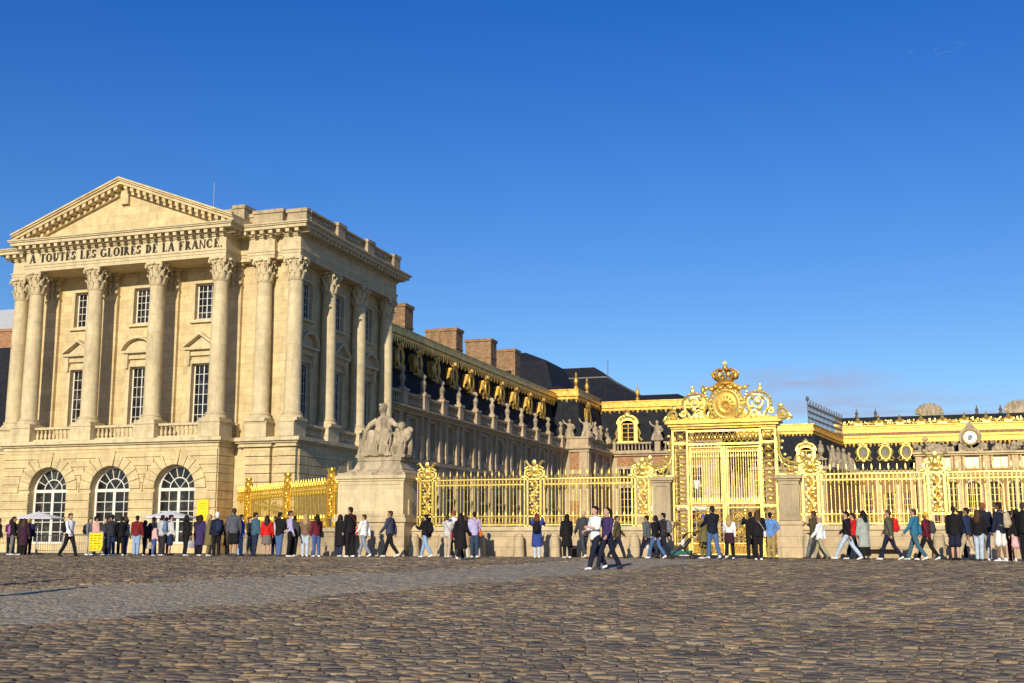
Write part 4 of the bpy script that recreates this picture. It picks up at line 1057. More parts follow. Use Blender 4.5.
def fence(label, X, xs, y, ends, mat='gold'):
    t = thing('gilded_fence', label, 'fence', tuple((X @ Vector((xs[0], y, 0)))) if X else (xs[0], y, 0), 'gilded railings of the forecourt')
    for x in xs: ornate_post(X, t, x, y, mat=mat)
    pts = [ends[0]]+[q for x in xs for q in (x-.45, x+.45)]+[ends[1]]
    for a, c in zip(pts[::2], pts[1::2]):
        if c-a > .3: p = MB(X); bar_panel(p, a, c, y); p.build('bar_panel', mat, t)
    return t
fence('gilded spear-topped fence between the statue plinth and the tall gate', None, (-19.3, -14.45, -9.85), FY, (-19.8, -9.3))
fence('gilded spear-topped fence running right from the tall gate', None, (-3.2, 1.42, 6.1, 10.8), FY, (-3.65, 11.9))
A0, B0 = Vector((-34.45, 57.0, 0)), Vector((-23.2, 48.0, 0))
dv = (B0-A0).normalized(); OB = Matrix(((dv.x, -dv.y, 0, A0.x), (dv.y, dv.x, 0, A0.y), (0, 0, 1, 0), (0, 0, 0, 1))); LO = (B0-A0).length
stone_wall('low_wall', 'low stone wall under the slanting orange gold fence beside the pavilion', 0, LO, OB, 0)
fence('orange gold fence slanting from the pavilion corner to the statue plinth', OB, (1.6, 7.0, 12.2), 0, (.1, LO-.1), 'gold_oblique')

# gate piers
for x0, x1, lab in ((-9.36, -8.62, 'square stone pier with sunk panel at the left foot of the gilded gate'), (-4.40, -3.60, 'square stone pier with sunk panel at the right foot of the gilded gate')):
    t = thing('gate_pier', lab, 'pier', ((x0+x1)/2, FY, 0)); cx = (x0+x1)/2; w_ = x1-x0
    b = MB(); b.cbox(cx, FY, w_+.18, 1.1, 0, 1.28); b.cbox(cx, FY, w_+.26, 1.2, 1.28, 1.42); b.build('pier_base', 'stone_base', t, smooth=0)
    b = MB(); b.cbox(cx, FY, w_-.02, .86, 1.42, 2.98)
    for s in (-1, 1): b.box(cx+s*(w_/2-.13), cx+s*(w_/2-.01), FY-.47, FY-.43, 1.45, 2.95)
    b.box(cx-w_/2+.13, cx+w_/2-.13, FY-.47, FY-.43, 1.45, 1.58); b.box(cx-w_/2+.13, cx+w_/2-.13, FY-.47, FY-.43, 2.83, 2.95); b.box(cx-w_/2+.2, cx+w_/2-.2, FY-.455, FY-.43, 1.66, 2.75)
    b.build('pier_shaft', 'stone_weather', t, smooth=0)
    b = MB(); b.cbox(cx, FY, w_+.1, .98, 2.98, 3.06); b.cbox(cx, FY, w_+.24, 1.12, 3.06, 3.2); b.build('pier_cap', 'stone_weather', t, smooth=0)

# the gate
gt = thing('gilded_gate', 'tall gilded wrought iron gate topped by a crown and cartouches', 'gate', (-6.48, FY, 0))
GL, GR = -8.52, -4.46
def lattice(mb, x0, x1, z0, z1, y, n, r=.022, horiz=False):
    L = (x1-x0) if horiz else (z1-z0)
    for k in range(n):
        a, c = k/n, (k+1)/n
        if horiz: P = [(x0+L*a, z0), (x0+L*c, z1)], [(x0+L*a, z1), (x0+L*c, z0)]
        else: P = [(x0, z0+L*a), (x1, z0+L*c)], [(x1, z0+L*a), (x0, z0+L*c)]
        for i, ((xa, za), (xb, zb)) in enumerate(P): mb.tube([(xa, y+.02*i, za), (xb, y+.02*i, zb)], r, 4)
        xm, zm = (P[0][0][0]+P[0][1][0])/2, (P[0][0][1]+P[0][1][1])/2
        mb.ell((xm, y-.03, zm), (.06, .04, .06), 7, 5); mb.ring((xm, y, zm), .11, .11, .014, 10, 4)
for x0, x1 in ((GL, GL+.58), (GR-.58, GR)):
    b = MB()
    for yy in (FY-.22, FY+.22):
        for x in (x0, x1): b.box(x-.032, x+.032, yy-.04, yy+.04, .05, 5.1)
        for z in (.05, 2.0, 4.5, 5.04): b.box(x0, x1, yy-.04, yy+.04, z, z+.07)
        lattice(b, x0+.05, x1-.05, .12, 4.5, yy, 13, .016); lattice(b, x0+.05, x1-.05, 4.57, 5.04, yy, 1)
    for x in (x0, x1):
        for z in np.arange(.4, 5, .6): b.tube([(x, FY-.2, z), (x, FY+.2, z+.5)], .02, 4)
    b.build('lattice_post', 'gold', gt)
b = MB(); xa, xb = GL+.63, GR-.63
for yy in (FY-.15,):
    for z in (4.45, 4.98): b.box(xa-.05, xb+.05, yy-.05, yy+.05, z, z+.08)
    lattice(b, xa, xb, 4.53, 4.98, yy, 12, .017, True)
b.build('lattice_beam', 'gold', gt)
b = MB()
for o_, za, zb in ((0, 5.11, 5.2), (.10, 5.2, 5.3), (.2, 5.3, 5.38), (.1, 5.38, 5.46)): b.box(GL-.06-o_, GR+.06+o_, FY-.35-o_, FY+.35+o_, za, zb)
b.build('cornice', 'gold_old', gt, smooth=0)
xm = (xa+xb)/2
for a, c in ((xa, xm-.06), (xm+.06, xb)):
    b = MB(); y = FY
    for x in (a+.03, c-.03): b.box(x-.024, x+.024, y-.04, y+.04, .12, 4.42)
    for z in (.12, .55, 1.95, 2.12, 4.18, 4.36): b.box(a, c, y-.03, y+.03, z, z+.04)
    n = 13
    for k in range(1, n+1):
        x = a+(c-a)*k/(n+1); b.tube([(x, y, 2.1), (x, y, 4.3)], .0155 if k % 2 else .012, 5)
        b.lathe(x, y, [(.014, 3.9), (.038, 4.0), (.014, 4.1)], 6); b.lathe(x, y, [(.042, 2.18), (.036, 2.28), (.014, 2.38)], 6)
        b.ring((x, y, 4.29), .065, .06, .012, 9, 4); b.ring((x, y, 2.06), .06, .045, .012, 9, 4)
    for k in range(2*n):
        x = a+(c-a)*(k+.5)/(2*n); b.tube([(x, y, .15), (x, y, .58)], .016, 4)
    lattice(b, a+.08, c-.08, .6, 1.95, y+.02, 3, .018); lattice(b, a+.08, c-.08, .6, 1.95, y+.05, 7, .012)
    for sx_ in (.27, .73):
        for sz in (.95, 1.6): b.spiral((a+(c-a)*sx_, y-.02, sz), .24, .05, 1.6, 0 if sx_ < .5 else math.pi, .034, 18, 4, 1 if sx_ < .5 else -1)
    b.ell(((a+c)/2, y-.03, 1.28), (.17, .07, .2), 10, 6)
    b.build('gate_leaf', 'gold', gt)
MB().box(xm-.035, xm+.035, FY-.07, FY+.05, .05, 4.5).build('meeting_post', 'gold', gt, smooth=0)
# side consoles: a dropped scroll over each pier
for s, x0 in ((-1, GL-.05), (1, GR+.05)):
    b = MB(); y = FY
    P = [(0, 4.95), (.08, 4.6), (.04, 4.2), (.15, 3.9), (.45, 3.72), (.85, 3.66), (1.05, 3.78), (1.08, 3.95)]
    b.tube([(x0+s*p, y, z) for p, z in P], .06, 6); b.tube([(x0+s*(p*.84+.02), y, z-.16) for p, z in P], .035, 5)
    for p, z in ((.17, 4.85), (.2, 4.55), (.16, 4.28), (.28, 4.02)): b.ell((x0+s*p, y, z), (.07, .05, .07), 7, 5)
    b.spiral((x0+s*.52, y, 3.52), .38, .08, 1.7, math.pi/2, .062, 30, 6, s); b.spiral((x0+s*1.02, y, 3.52), .22, .05, 1.4, -math.pi/2, .045, 20, 5, -s)
    b.tube([(x0, y, 3.26), (x0+s*1.2, y, 3.26)], .045, 5); b.ell((x0+s*.95, y, 4.0), (.1, .07, .13), 7, 5)
    b.build('side_scroll', 'gold', gt)
# medallion, crown, cartouches
mc = (-6.36, FY-.05, 6.08)
b = MB(); n = 32
b.ring(mc, .50, .56, .085, 32, 8); b.ring((mc[0], mc[1]+.03, mc[2]), .68, .74, .065, 32, 6)
for k in range(24): a = TAU*k/24; b.ell((mc[0]+.59*math.cos(a), mc[1]-.04, mc[2]+.65*math.sin(a)), (.05, .05, .05), 6, 4)
for s in (-1, 1):
    b.tube([(mc[0]+s*.55, mc[1], 5.75), (mc[0]+s*.42, mc[1], 5.55), (mc[0]+s*.62, mc[1], 5.46)], .1, 6); b.spiral((mc[0]+s*.62, mc[1], 5.58), .13, .03, 1.2, 0, .04, 12, 4, s)
md = b.build('medallion_frame', 'gold', gt)
b = MB(); R_ = [(.001, -.02), (.12, -.12), (.2, -.06), (.3, -.09), (.42, -.05), (.5, .02)]; V = []
for r, d in R_: V.append([(mc[0]+r*math.cos(TAU*k/n), mc[1]+d, mc[2]+r*1.12*math.sin(TAU*k/n)) for k in range(n)])
for p, q in zip(V, V[1:]):
    for k in range(n): b.add([p[k], p[(k+1) % n], q[(k+1) % n], q[k]], [(0, 1, 2, 3)])
b.add(V[-1], [tuple(range(n))]); 
for k in range(12):
    a = TAU*k/12; b.tube([(mc[0]+.14*math.cos(a), mc[1]-.08, mc[2]+.15*math.sin(a)), (mc[0]+.4*math.cos(a), mc[1]-.06, mc[2]+.44*math.sin(a))], [.04, .012], 5)
b.build('medallion_disc', 'gold_old', md)
b = MB(); cx, cz = mc[0], 6.86
b.lathe(cx, FY-.05, [(.27, cz), (.33, cz+.03), (.30, cz+.08), (.33, cz+.16), (.36, cz+.19), (.30, cz+.2)], 18)
for k in range(8):
    a = TAU*k/8
    b.tube([(cx+q*math.cos(a), FY-.05+q*math.sin(a), cz+z) for q, z in ((.33, .18), (.47, .36), (.50, .50), (.36, .62), (.14, .60), (.03, .64))], .05, 6)
    b.ell((cx+.46*math.cos(a+.39), FY-.05+.46*math.sin(a+.39), cz+.36), (.09, .09, .13), 7, 5); b.ell((cx+.52*math.cos(a), FY-.05+.52*math.sin(a), cz+.46), .065, 7, 5)
b.ell((cx, FY-.05, cz+.72), .11, 10, 7); b.tube([(cx, FY-.05, cz+.8), (cx, FY-.05, cz+.98)], .035, 5); b.tube([(cx-.09, FY-.05, cz+.9), (cx+.09, FY-.05, cz+.9)], .035, 5)
b.build('crown', 'gold_old', gt)
b = MB()
for s in (-1, 1):
    b.tube([(cx+s*.05, FY-.1, 6.78), (cx+s*.3, FY-.12, 6.86), (cx+s*.5, FY-.1, 6.76), (cx+s*.72, FY-.1, 6.72), (cx+s*.95, FY-.08, 6.82)], [.1, .12, .09, .06, .03], 6)
    for dx, dz in ((.2, 6.74), (.38, 6.8), (.56, 6.7), (.1, 6.83), (.78, 6.74)): b.ell((cx+s*dx, FY-.14, dz), (.11, .09, .09), 7, 5)
b.build('ribbon', 'gold_old', gt)
for s in (-1, 1):
    c0 = mc[0]+s*1.25; b = MB(); y = FY
    P = [(-.46, 5.5), (-.34, 5.8), (-.5, 6.12), (-.42, 6.42), (-.1, 6.56), (.25, 6.52), (.5, 6.3), (.52, 6.02), (.34, 5.82), (.26, 5.62), (.38, 5.46), (.62, 5.5)]
    Q = []
    for i in range(len(P)-1):
        for t in (0, .5): Q.append((c0+s*(P[i][0]*(1-t)+P[i+1][0]*t), y, P[i][1]*(1-t)+P[i+1][1]*t))
    Q.append((c0+s*P[-1][0], y, P[-1][1]))
    b.tube(Q, .06, 6); b.tube([(mx+(-.09*s if i > 11 else 0)*0+s*(.1 if i < 8 else -.1), y-.03, z-(.0 if i < 6 or i > 17 else .11)) for i, (mx, _, z) in enumerate(Q)], .038, 5)
    for i in range(0, len(Q)-1, 2): b.ell((Q[i][0], y-.06, Q[i][2]), (.055, .05, .055), 6, 4)
    b.spiral((c0+s*.02, y-.04, 6.16), .26, .05, 1.5, math.pi, .05, 22, 5, s); b.spiral((c0-s*.12, y-.04, 5.72), .18, .04, 1.4, 0, .045, 18, 5, -s)
    for dx, dz, r in ((.0, 6.16, .13), (.2, 6.3, .09), (-.2, 6.32, .09), (.05, 5.9, .12), (-.25, 5.95, .1), (.0, 5.62, .17), (-.2, 5.58, .13), (.18, 5.56, .12)): b.ell((c0+s*dx, y-.05, dz), (r, .09, r), 8, 5)
    b.ell((c0+s*.1, y, 6.66), (.1, .08, .12), 7, 5); b.ell((c0+s*.1, y, 6.82), (.06, .06, .09), 7, 5)
    for dx, dz, r_ in ((-.62, 5.72, .17), (-.66, 6.18, .13), (.5, 5.78, .15), (-.5, 5.56, .12)): b.spiral((c0+s*dx, y+.02, dz), r_, .04, 1.3, 0 if dx < 0 else math.pi, .05, 14, 5, s if dx < 0 else -s)
    for i in range(16): b.ell((c0+s*(-.8+i*.1), y-.02, 5.52+.05*math.sin(i*1.7)), (.07, .07, .075), 6, 4)
    for i in range(7): b.ell((c0+s*(-.6+.03*i), y+.02, 5.85+i*.12), (.06, .05, .06), 6, 4)
    b.build('cartouche', 'gold', gt)
    b = MB(); e = c0+s*.92
    b.spiral((e, y, 5.68), .24, .05, 1.5, -math.pi/2, .065, 22, 6, s); b.spiral((e+s*.22, y, 5.56), .14, .04, 1.2, -math.pi/2, .05, 16, 5, s)
    b.tube([(e-s*.35, y, 5.5), (e, y, 5.47), (e+s*.42, y, 5.5)], .06, 6); b.ell((e-s*.05, y, 5.98), (.13, .08, .1), 7, 5)
    b.build('end_scroll', 'gold', gt)

# ------------------------------------------------------------------ the great plinth and its stone group
pl = thing('plinth', 'large square stone plinth with stepped top carrying the seated statue group', 'plinth', (-21.46, 47.4, 0))
px0, px1, py0, py1 = -23.0, -19.9, 46.2, 48.3; pcx, pcy = (px0+px1)/2, (py0+py1)/2; pw, pdp = px1-px0, py1-py0
b = MB(); b.cbox(pcx, pcy, pw+.14, pdp+.14, 0, 1.45); b.cbox(pcx, pcy, pw+.34, pdp+.34, 1.45, 1.62); b.cbox(pcx, pcy, pw+.16, pdp+.16, 1.62, 1.76); b.build('plinth_base', 'stone_base', pl, smooth=0)
b = MB(); b.cbox(pcx, pcy, pw-.04, pdp-.04, 1.76, 3.2)
for a, c, za, zb in ((px0+.02, px0+.16, 1.8, 3.16), (px1-.16, px1-.02, 1.8, 3.16), (px0+.16, px1-.16, 1.8, 1.92), (px0+.16, px1-.16, 3.04, 3.16)): b.box(a, c, py0-.01, py0+.03, za, zb)
b.build('plinth_dado', 'stone_plain', pl, smooth=0)
b = MB(); b.cbox(pcx, pcy, pw+.06, pdp+.06, 3.2, 3.3); b.cbox(pcx, pcy, pw+.22, pdp+.22, 3.3, 3.44); b.build('plinth_cap', 'stone_plain', pl, smooth=0)
b = MB(); b.cbox(pcx, pcy, pw+.06, pdp, 3.44, 3.56); b.taper(pcx+.1, pcy, pw-.25, pdp-.2, 3.56, pw-.75, pdp-.55, 3.72); b.taper(pcx+.18, pcy, pw-.8, pdp-.6, 3.72, pw-1.15, pdp-.8, 4.08); b.cbox(pcx+.22, pcy, pw-1.05, pdp-.7, 4.08, 4.24)
b.build('stepped_top', 'statue', pl, smooth=0)
b = MB(); b.box(px1-.02, px1+.55, 47.0, 48.3, 0, 1.3); b.box(px1-.02, px1+.04, 46.7, 46.95, .1, 2.4); b.build('side_buttress', 'stone_base', pl, smooth=0)

def statue_group():
    mb = MB(); L = lambda x, y, z: (x, y, z)
    mb.tube([(-.05, .1, .0), (-.05, .1, .5), (-.05, .05, .9)], [.55, .58, .45], 12, side=(1, 0, 0), r2=[.5, .5, .36])       # seat block
    mb.tube([(-.05, 0, .78), (-.07, 0, 1.15), (-.08, -.02, 1.45), (-.08, 0, 1.64)], [.4, .33, .38, .18], 12, side=(1, 0, 0), r2=[.28, .22, .24, .12])  # torso
    mb.tube([(-.08, 0, 1.55), (-.09, -.03, 1.8)], .12, 8); mb.ell((-.1, -.05, 1.92), (.155, .175, .2), 10, 8); mb.ell((-.1, -.2, 1.9), (.03, .04, .05), 6, 4); mb.ell((-.1, .04, 2.02), (.16, .15, .13), 8, 6); mb.ell((-.1, .1, 2.12), (.1, .1, .08), 8, 5)
    mb.tube([(-.22, 0, .85), (-.38, -.42, .88), (-.34, -.6, .5), (-.36, -.62, .05)], [.24, .22, .17, .15], 8); mb.tube([(.12, 0, .85), (.2, -.5, .95), (.18, -.62, .5), (.16, -.66, .05)], [.24, .22, .17, .15], 8)
    for i in range(9):     # falling drapery
        x = -.5+i*.115; mb.tube([(x, -.35-.2*math.sin(i), .85), (x+.03, -.5-.12*math.cos(i*2), .4), (x-.02+.02*i, -.56-.1*math.sin(i*3), .0)], [.08, .09, .11], 6)
    mb.tube([(-.36, 0, 1.5), (-.66, -.05, 1.3), (-.78, -.15, 1.05)], [.12, .11, .08], 8); mb.tube([(-.78, -.15, 1.1), (-.82, -.2, .7), (-.85, -.15, .0)], [.1, .12, .2], 8)
    mb.tube([(-.85, -.1, 0), (-.72, -.1, .5), (-.8, -.05, .95), (-.72, .0, 1.15)], [.22, .16, .17, .08], 8)
    mb.tube([(.2, 0, 1.5), (.45, -.05, 1.28), (.72, -.1, 1.22)], [.12, .1, .08], 8)
    # the second figure leaning at the right
    mb.tube([(.62, -.05, .0), (.66, -.05, .45), (.74, -.02, .85), (.72, 0, 1.08)], [.27, .29, .26, .12], 10, side=(1, 0, 0), r2=[.24, .26, .2, .1]); mb.ell((.72, -.08, 1.22), (.15, .16, .18), 9, 7); mb.tube([(.5, .1, .9), (.55, .15, 1.2), (.75, .2, 1.35)], [.16, .14, .1], 7); mb.ell((.95, -.05, .9), (.2, .18, .25), 8, 6); mb.ell((.6, -.15, .85), (.2, .2, .2), 8, 6); mb.ell((.72, .0, 1.26), (.15, .14, .14), 8, 6)
    mb.tube([(.9, 0, .95), (1.05, -.1, .75), (.95, -.25, .55)], [.1, .09, .07], 7); mb.tube([(.6, -.2, .5), (.85, -.4, .4), (.9, -.4, 0)], [.17, .15, .12], 7); mb.tube([(.5, -.2, .55), (.45, -.45, .3), (.5, -.45, 0)], [.16, .13, .12], 7)
    mb.tube([(.95, .1, 0), (1.02, .1, .5), (1.0, .1, 1.0)], [.16, .14, .1], 7); mb.ell((1.02, .05, 1.05), (.16, .14, .16), 8, 6)
    for i in range(17):    # fine folds over the lap, the shins and the seat
        x = -.52+i*.062; w_ = .03*math.sin(i*2.4)
        mb.tube([(x*.8, -.1, .98), (x, -.52+.05*math.cos(i*1.9), .86), (x+w_, -.66+.06*math.sin(i*2.1), .5), (x-w_*2, -.66+.07*math.cos(i*2.7), .25), (x*1.12+w_, -.68, .02)], [.028, .036, .034, .04, .05], 6)
    for i in range(9):
        a = -.9+i*.225; mb.tube([(-.08+.30*math.sin(a), -.28*math.cos(a)-.02, .95), (-.08+.26*math.sin(a+.15), -.24*math.cos(a), 1.2), (-.08+.3*math.sin(a-.1), -.25*math.cos(a), 1.5)], [.025, .022, .03], 5)
    for i in range(8):
        x = .45+i*.075; mb.tube([(x, -.25, .8), (x+.03*math.sin(i*3), -.36, .4), (x-.02, -.42+.05*math.cos(i*2), .02)], [.03, .04, .05], 5)
    for i in range(6): mb.tube([(-.95+i*.06, -.3, .75-.02*i), (-.96+i*.065, -.38, .35), (-1.0+i*.075, -.4, .02)], [.03, .04, .05], 5)
    mb.tube([(-.3, .15, 1.5), (-.45, .25, 1.1), (-.6, .3, .5), (-.6, .3, 0)], [.1, .16, .2, .25], 8)
    for k in range(5): mb.ell((-.1+.12*math.cos(k*1.25), -.02+.1*math.sin(k*1.25), 2.1), (.07, .07, .06), 6, 4)
    mb.box(-1.0, 1.1, -.6, .5, -.05, .07)
    me = remesh(mb, .016, 'seated_group', disp=.03, dscale=.07); shade(me, 60); me.materials.append(M['statue']); return me
o = inst('statue_group', statue_group(), None, (pcx+.78*.25, pcy-.05, 4.27), 0, scale=(1.1, 1.1, 1.1))
tag(o, 'weathered stone group of a seated robed woman with a smaller figure on the large plinth', 'statue')

# stone bollards and benches along the foot of the wall
bm = MB(); bm.lathe(0, 0, [(.25, 0), (.235, .1), (.20, .80), (.185, .9), (.13, .96), (.02, .98)], 14); bme = bm.mesh('bollard'); shade(bme, 50); bme.materials.append(M['stone_base'])
BX = [(-19.5, 'by the right corner of the great plinth'), (-18.2, 'first to the right of the great plinth'), (-16.55, 'second to the right of the great plinth'), (-14.86, 'below the left fence\'s middle ornamental post'), (-13.34, 'just right of the left fence\'s middle post'), (-11.63, 'midway from the fence post to the gate'), (-10.04, 'just left of the gate\'s left pier'), (-3.3, 'just right of the gate\'s right pier'), (1.37, 'below the ornamental post of the right fence'), (3.1, 'below the far right of the fence')]
for x, w_ in BX:
    o = inst('stone_bollard', bme, None, (x, 46.45, 0)); tag(o, 'tapered stone bollard at the wall foot, '+w_, 'bollard', 'stone bollards along the wall')
for x0, x1, lab in ((-1.9, .3, 'long low stone bench against the wall right of the gate'), (-12.95, -12.1, 'short stone bench against the wall left of the gate')):
    t = thing('stone_bench', lab, 'bench', ((x0+x1)/2, 46.6, 0))
    MB().box(x0, x1, 46.45, 46.93, .36, .48).build('seat', 'stone_base', t, smooth=0)
    for x in (x0+.2, x1-.2): MB().box(x-.12, x+.12, 46.5, 46.9, 0, .36).build('support', 'stone_base', t, smooth=0)

# lamp, canopy and out-of-frame lamp posts
def lamp(x, y, h, label):
    t = thing('street_lamp', label, 'lamp', (x, y, 0))
    b = MB(); b.lathe(x, y, [(.2, 0), (.2, .3), (.09, .5), (.06, 1.2), (.05, h-.9), (.09, h-.85), (.05, h-.8)], 10); b.build('post', 'iron', t)
    b = MB(); b.lathe(x, y, [(.12, h-.8), (.24, h-.3), (.26, h-.25)], 8); b.build('lantern', 'white', t)
    b = MB(); b.lathe(x, y, [(.28, h-.25), (.16, h-.08), (.05, h), (.02, h+.12)], 8); b.build('lantern_cap', 'iron', t)
lamp(-12.1, 75, 4.7, 'white lantern on a slim dark post seen through the gate')
t = thing('canopy', 'white flat topped canopy in the court behind the gate', 'canopy', (-12.3, 70, 0))
MB().box(-13.9, -10.6, 69, 71, 2.4, 2.68).build('roof', 'white', t, smooth=0)
for x in (-13.8, -10.7):
    for y in (69.1, 70.9): MB().tube([(x, y, 0), (x, y, 2.45)], .05, 6).build('leg', 'steel', t)
# ------------------------------------------------------------------ people
CC = dict(black=(.013, .012, .013), navy=(.022, .03, .07), navydark=(.015, .018, .035), navyblack=(.014, .015, .024), blackblue=(.016, .018, .03), plum=(.08, .025, .08), plumdark=(.045, .018, .03), grey=(.16, .16, .165), dgrey=(.05, .05, .055), lgrey=(.42, .42, .44), palegrey=(.52, .51, .49), charcoal=(.03, .03, .034), slategrey=(.09, .095, .11),
          white=(.78, .77, .75), whiteish=(.7, .68, .62), cream=(.6, .52, .38), beige=(.45, .36, .24), pink=(.62, .33, .28), pinkpale=(.65, .40, .38), purplepink=(.32, .11, .27), dbrown=(.05, .032, .022), brown=(.20, .12, .075), darkred=(.17, .018, .018), red=(.55, .018, .015), maroon=(.12, .015, .025), darkred2=(.05, .015, .018), lightblue=(.24, .36, .54), paleblue=(.42, .50, .58), blue=(.06, .10, .26), jeans=(.07, .13, .27), denimdark=(.035, .055, .10), greyjeans=(.22, .25, .30),
          steelblue=(.12, .18, .30), purple=(.045, .03, .10), olive=(.15, .125, .05), olivedark=(.07, .06, .03), olivegrey=(.095, .09, .06), khaki=(.33, .30, .18), tan=(.33, .24, .09), royal=(.015, .09, .60), tealgrey=(.05, .11, .15), greybrown=(.16, .13, .11), lilac=(.42, .38, .58), blackwhite=(.03, .03, .035), navybeige=(.05, .05, .09), camel=(.38, .25, .12), cobalt=(.035, .06, .24), denim=(.11, .24, .52), sage=(.33, .36, .32), teal=(.03, .15, .25), greenblue=(.055, .12, .16), greygreen=(.10, .115, .11), magenta=(.50, .03, .14), orange=(.75, .14, .01), violet=(.10, .07, .28), mustard=(.62, .36, .03), steel=(.4, .4, .4))
HC = dict(black=(.010, .008, .008), dark=(.018, .012, .009), brown=(.06, .032, .016), blond=(.38, .25, .10), redhair=(.22, .06, .02), auburn=(.13, .032, .013), ginger=(.20, .075, .022), greyblond=(.32, .26, .18), white=CC['white'], violet=CC['violet'], mustard=CC['mustard'])
SKIN = [simple('skin_fair', (.52, .30, .20), .6, 0, .06), simple('skin_tan', (.38, .20, .12), .6, 0, .06), simple('skin_brown', (.20, .10, .06), .6, 0, .06)]
POSE = dict(stand=((3, -3), (2, 4), ((4, 9, 12), (6, 9, 14))), walk=((23, -17), (6, 20), ((-20, 8, 14), (20, 8, 24))), stride=((30, -24), (4, 14), ((-24, 8, 14), (24, 8, 26))),
            walkphone=((22, -17), (6, 20), ((-14, 8, 14), (30, 6, 85))), phone=((3, -3), (3, 5), ((26, 4, 88), (30, 4, 92))), photo=((3, -3), (2, 4), ((72, 14, 78), (76, 14, 76))),
            push=((14, -12), (4, 14), ((36, 6, 32), (36, 6, 32))), hips=((3, -2), (2, 4), ((-18, 28, 70), (-18, 28, 70))), walkbent=((22, -18), (6, 20), ((18, 12, 78), (8, 12, 66))), sit=((84, 84), (78, 78), ((30, 8, 45), (30, 8, 45))))
def skeleton(pose):
    hips, knees, arms = POSE[pose]; J = {}
    for i, s in enumerate((-1, 1)):
        a, k = R(hips[i]), R(knees[i]); h = Vector((s*.09, 0, .92))
        kn = h+Vector((s*.005, math.sin(a), -math.cos(a)))*.425; an = kn+Vector((0, math.sin(a-k), -math.cos(a-k)))*.415
        f = Vector((s*.12, 1, -.02 if a-k > -.2 else -.45)).normalized()
        J['leg', i] = (h, kn, an, an+Vector((0, -.055, -.075)), an+f*.175+Vector((0, 0, -.075)))
        fl, ab, el = [R(q) for q in arms[i]]; sh = Vector((s*.185, 0, 1.415))
        d1 = Vector((s*math.sin(ab), math.sin(fl)*math.cos(ab), -math.cos(fl)*math.cos(ab))); e = sh+d1*.285
        f2 = fl+el; ab2 = ab*.2-(.35 if el > R(60) else 0)
        d2 = Vector((s*math.sin(ab2), math.sin(f2)*math.cos(ab2), -math.cos(f2)*math.cos(ab2)))
        if pose == 'hips': d2 = Vector((-s*.75, .25, -.6)).normalized()
        J['arm', i] = (sh, e, e+d2*.25, d2)
    J['dz'] = -min(min(J['leg', i][3].z, J['leg', i][4].z)-.012 for i in (0, 1))
    return J
SK = {k: skeleton(k) for k in POSE}
def join_meshes(me, mb):
    n = len(me.vertices); v = [tuple(q.co) for q in me.vertices]+mb.v; f = [tuple(p.vertices) for p in me.polygons]+[tuple(i+n for i in q) for q in mb.f]
    bpy.data.meshes.remove(me); o = bpy.data.meshes.new('body'); o.from_pydata(v, [], f); o.update(); return o
def limb(mb, pts, rs, n=10): mb.tube(pts, rs, n); [mb.ell(tuple(p), r, 8, 6) for p, r in ((pts[0], rs[0]), (pts[-1], rs[-1]))]
def seg(p, q, t): return p.lerp(q, t)
CACHE = {}
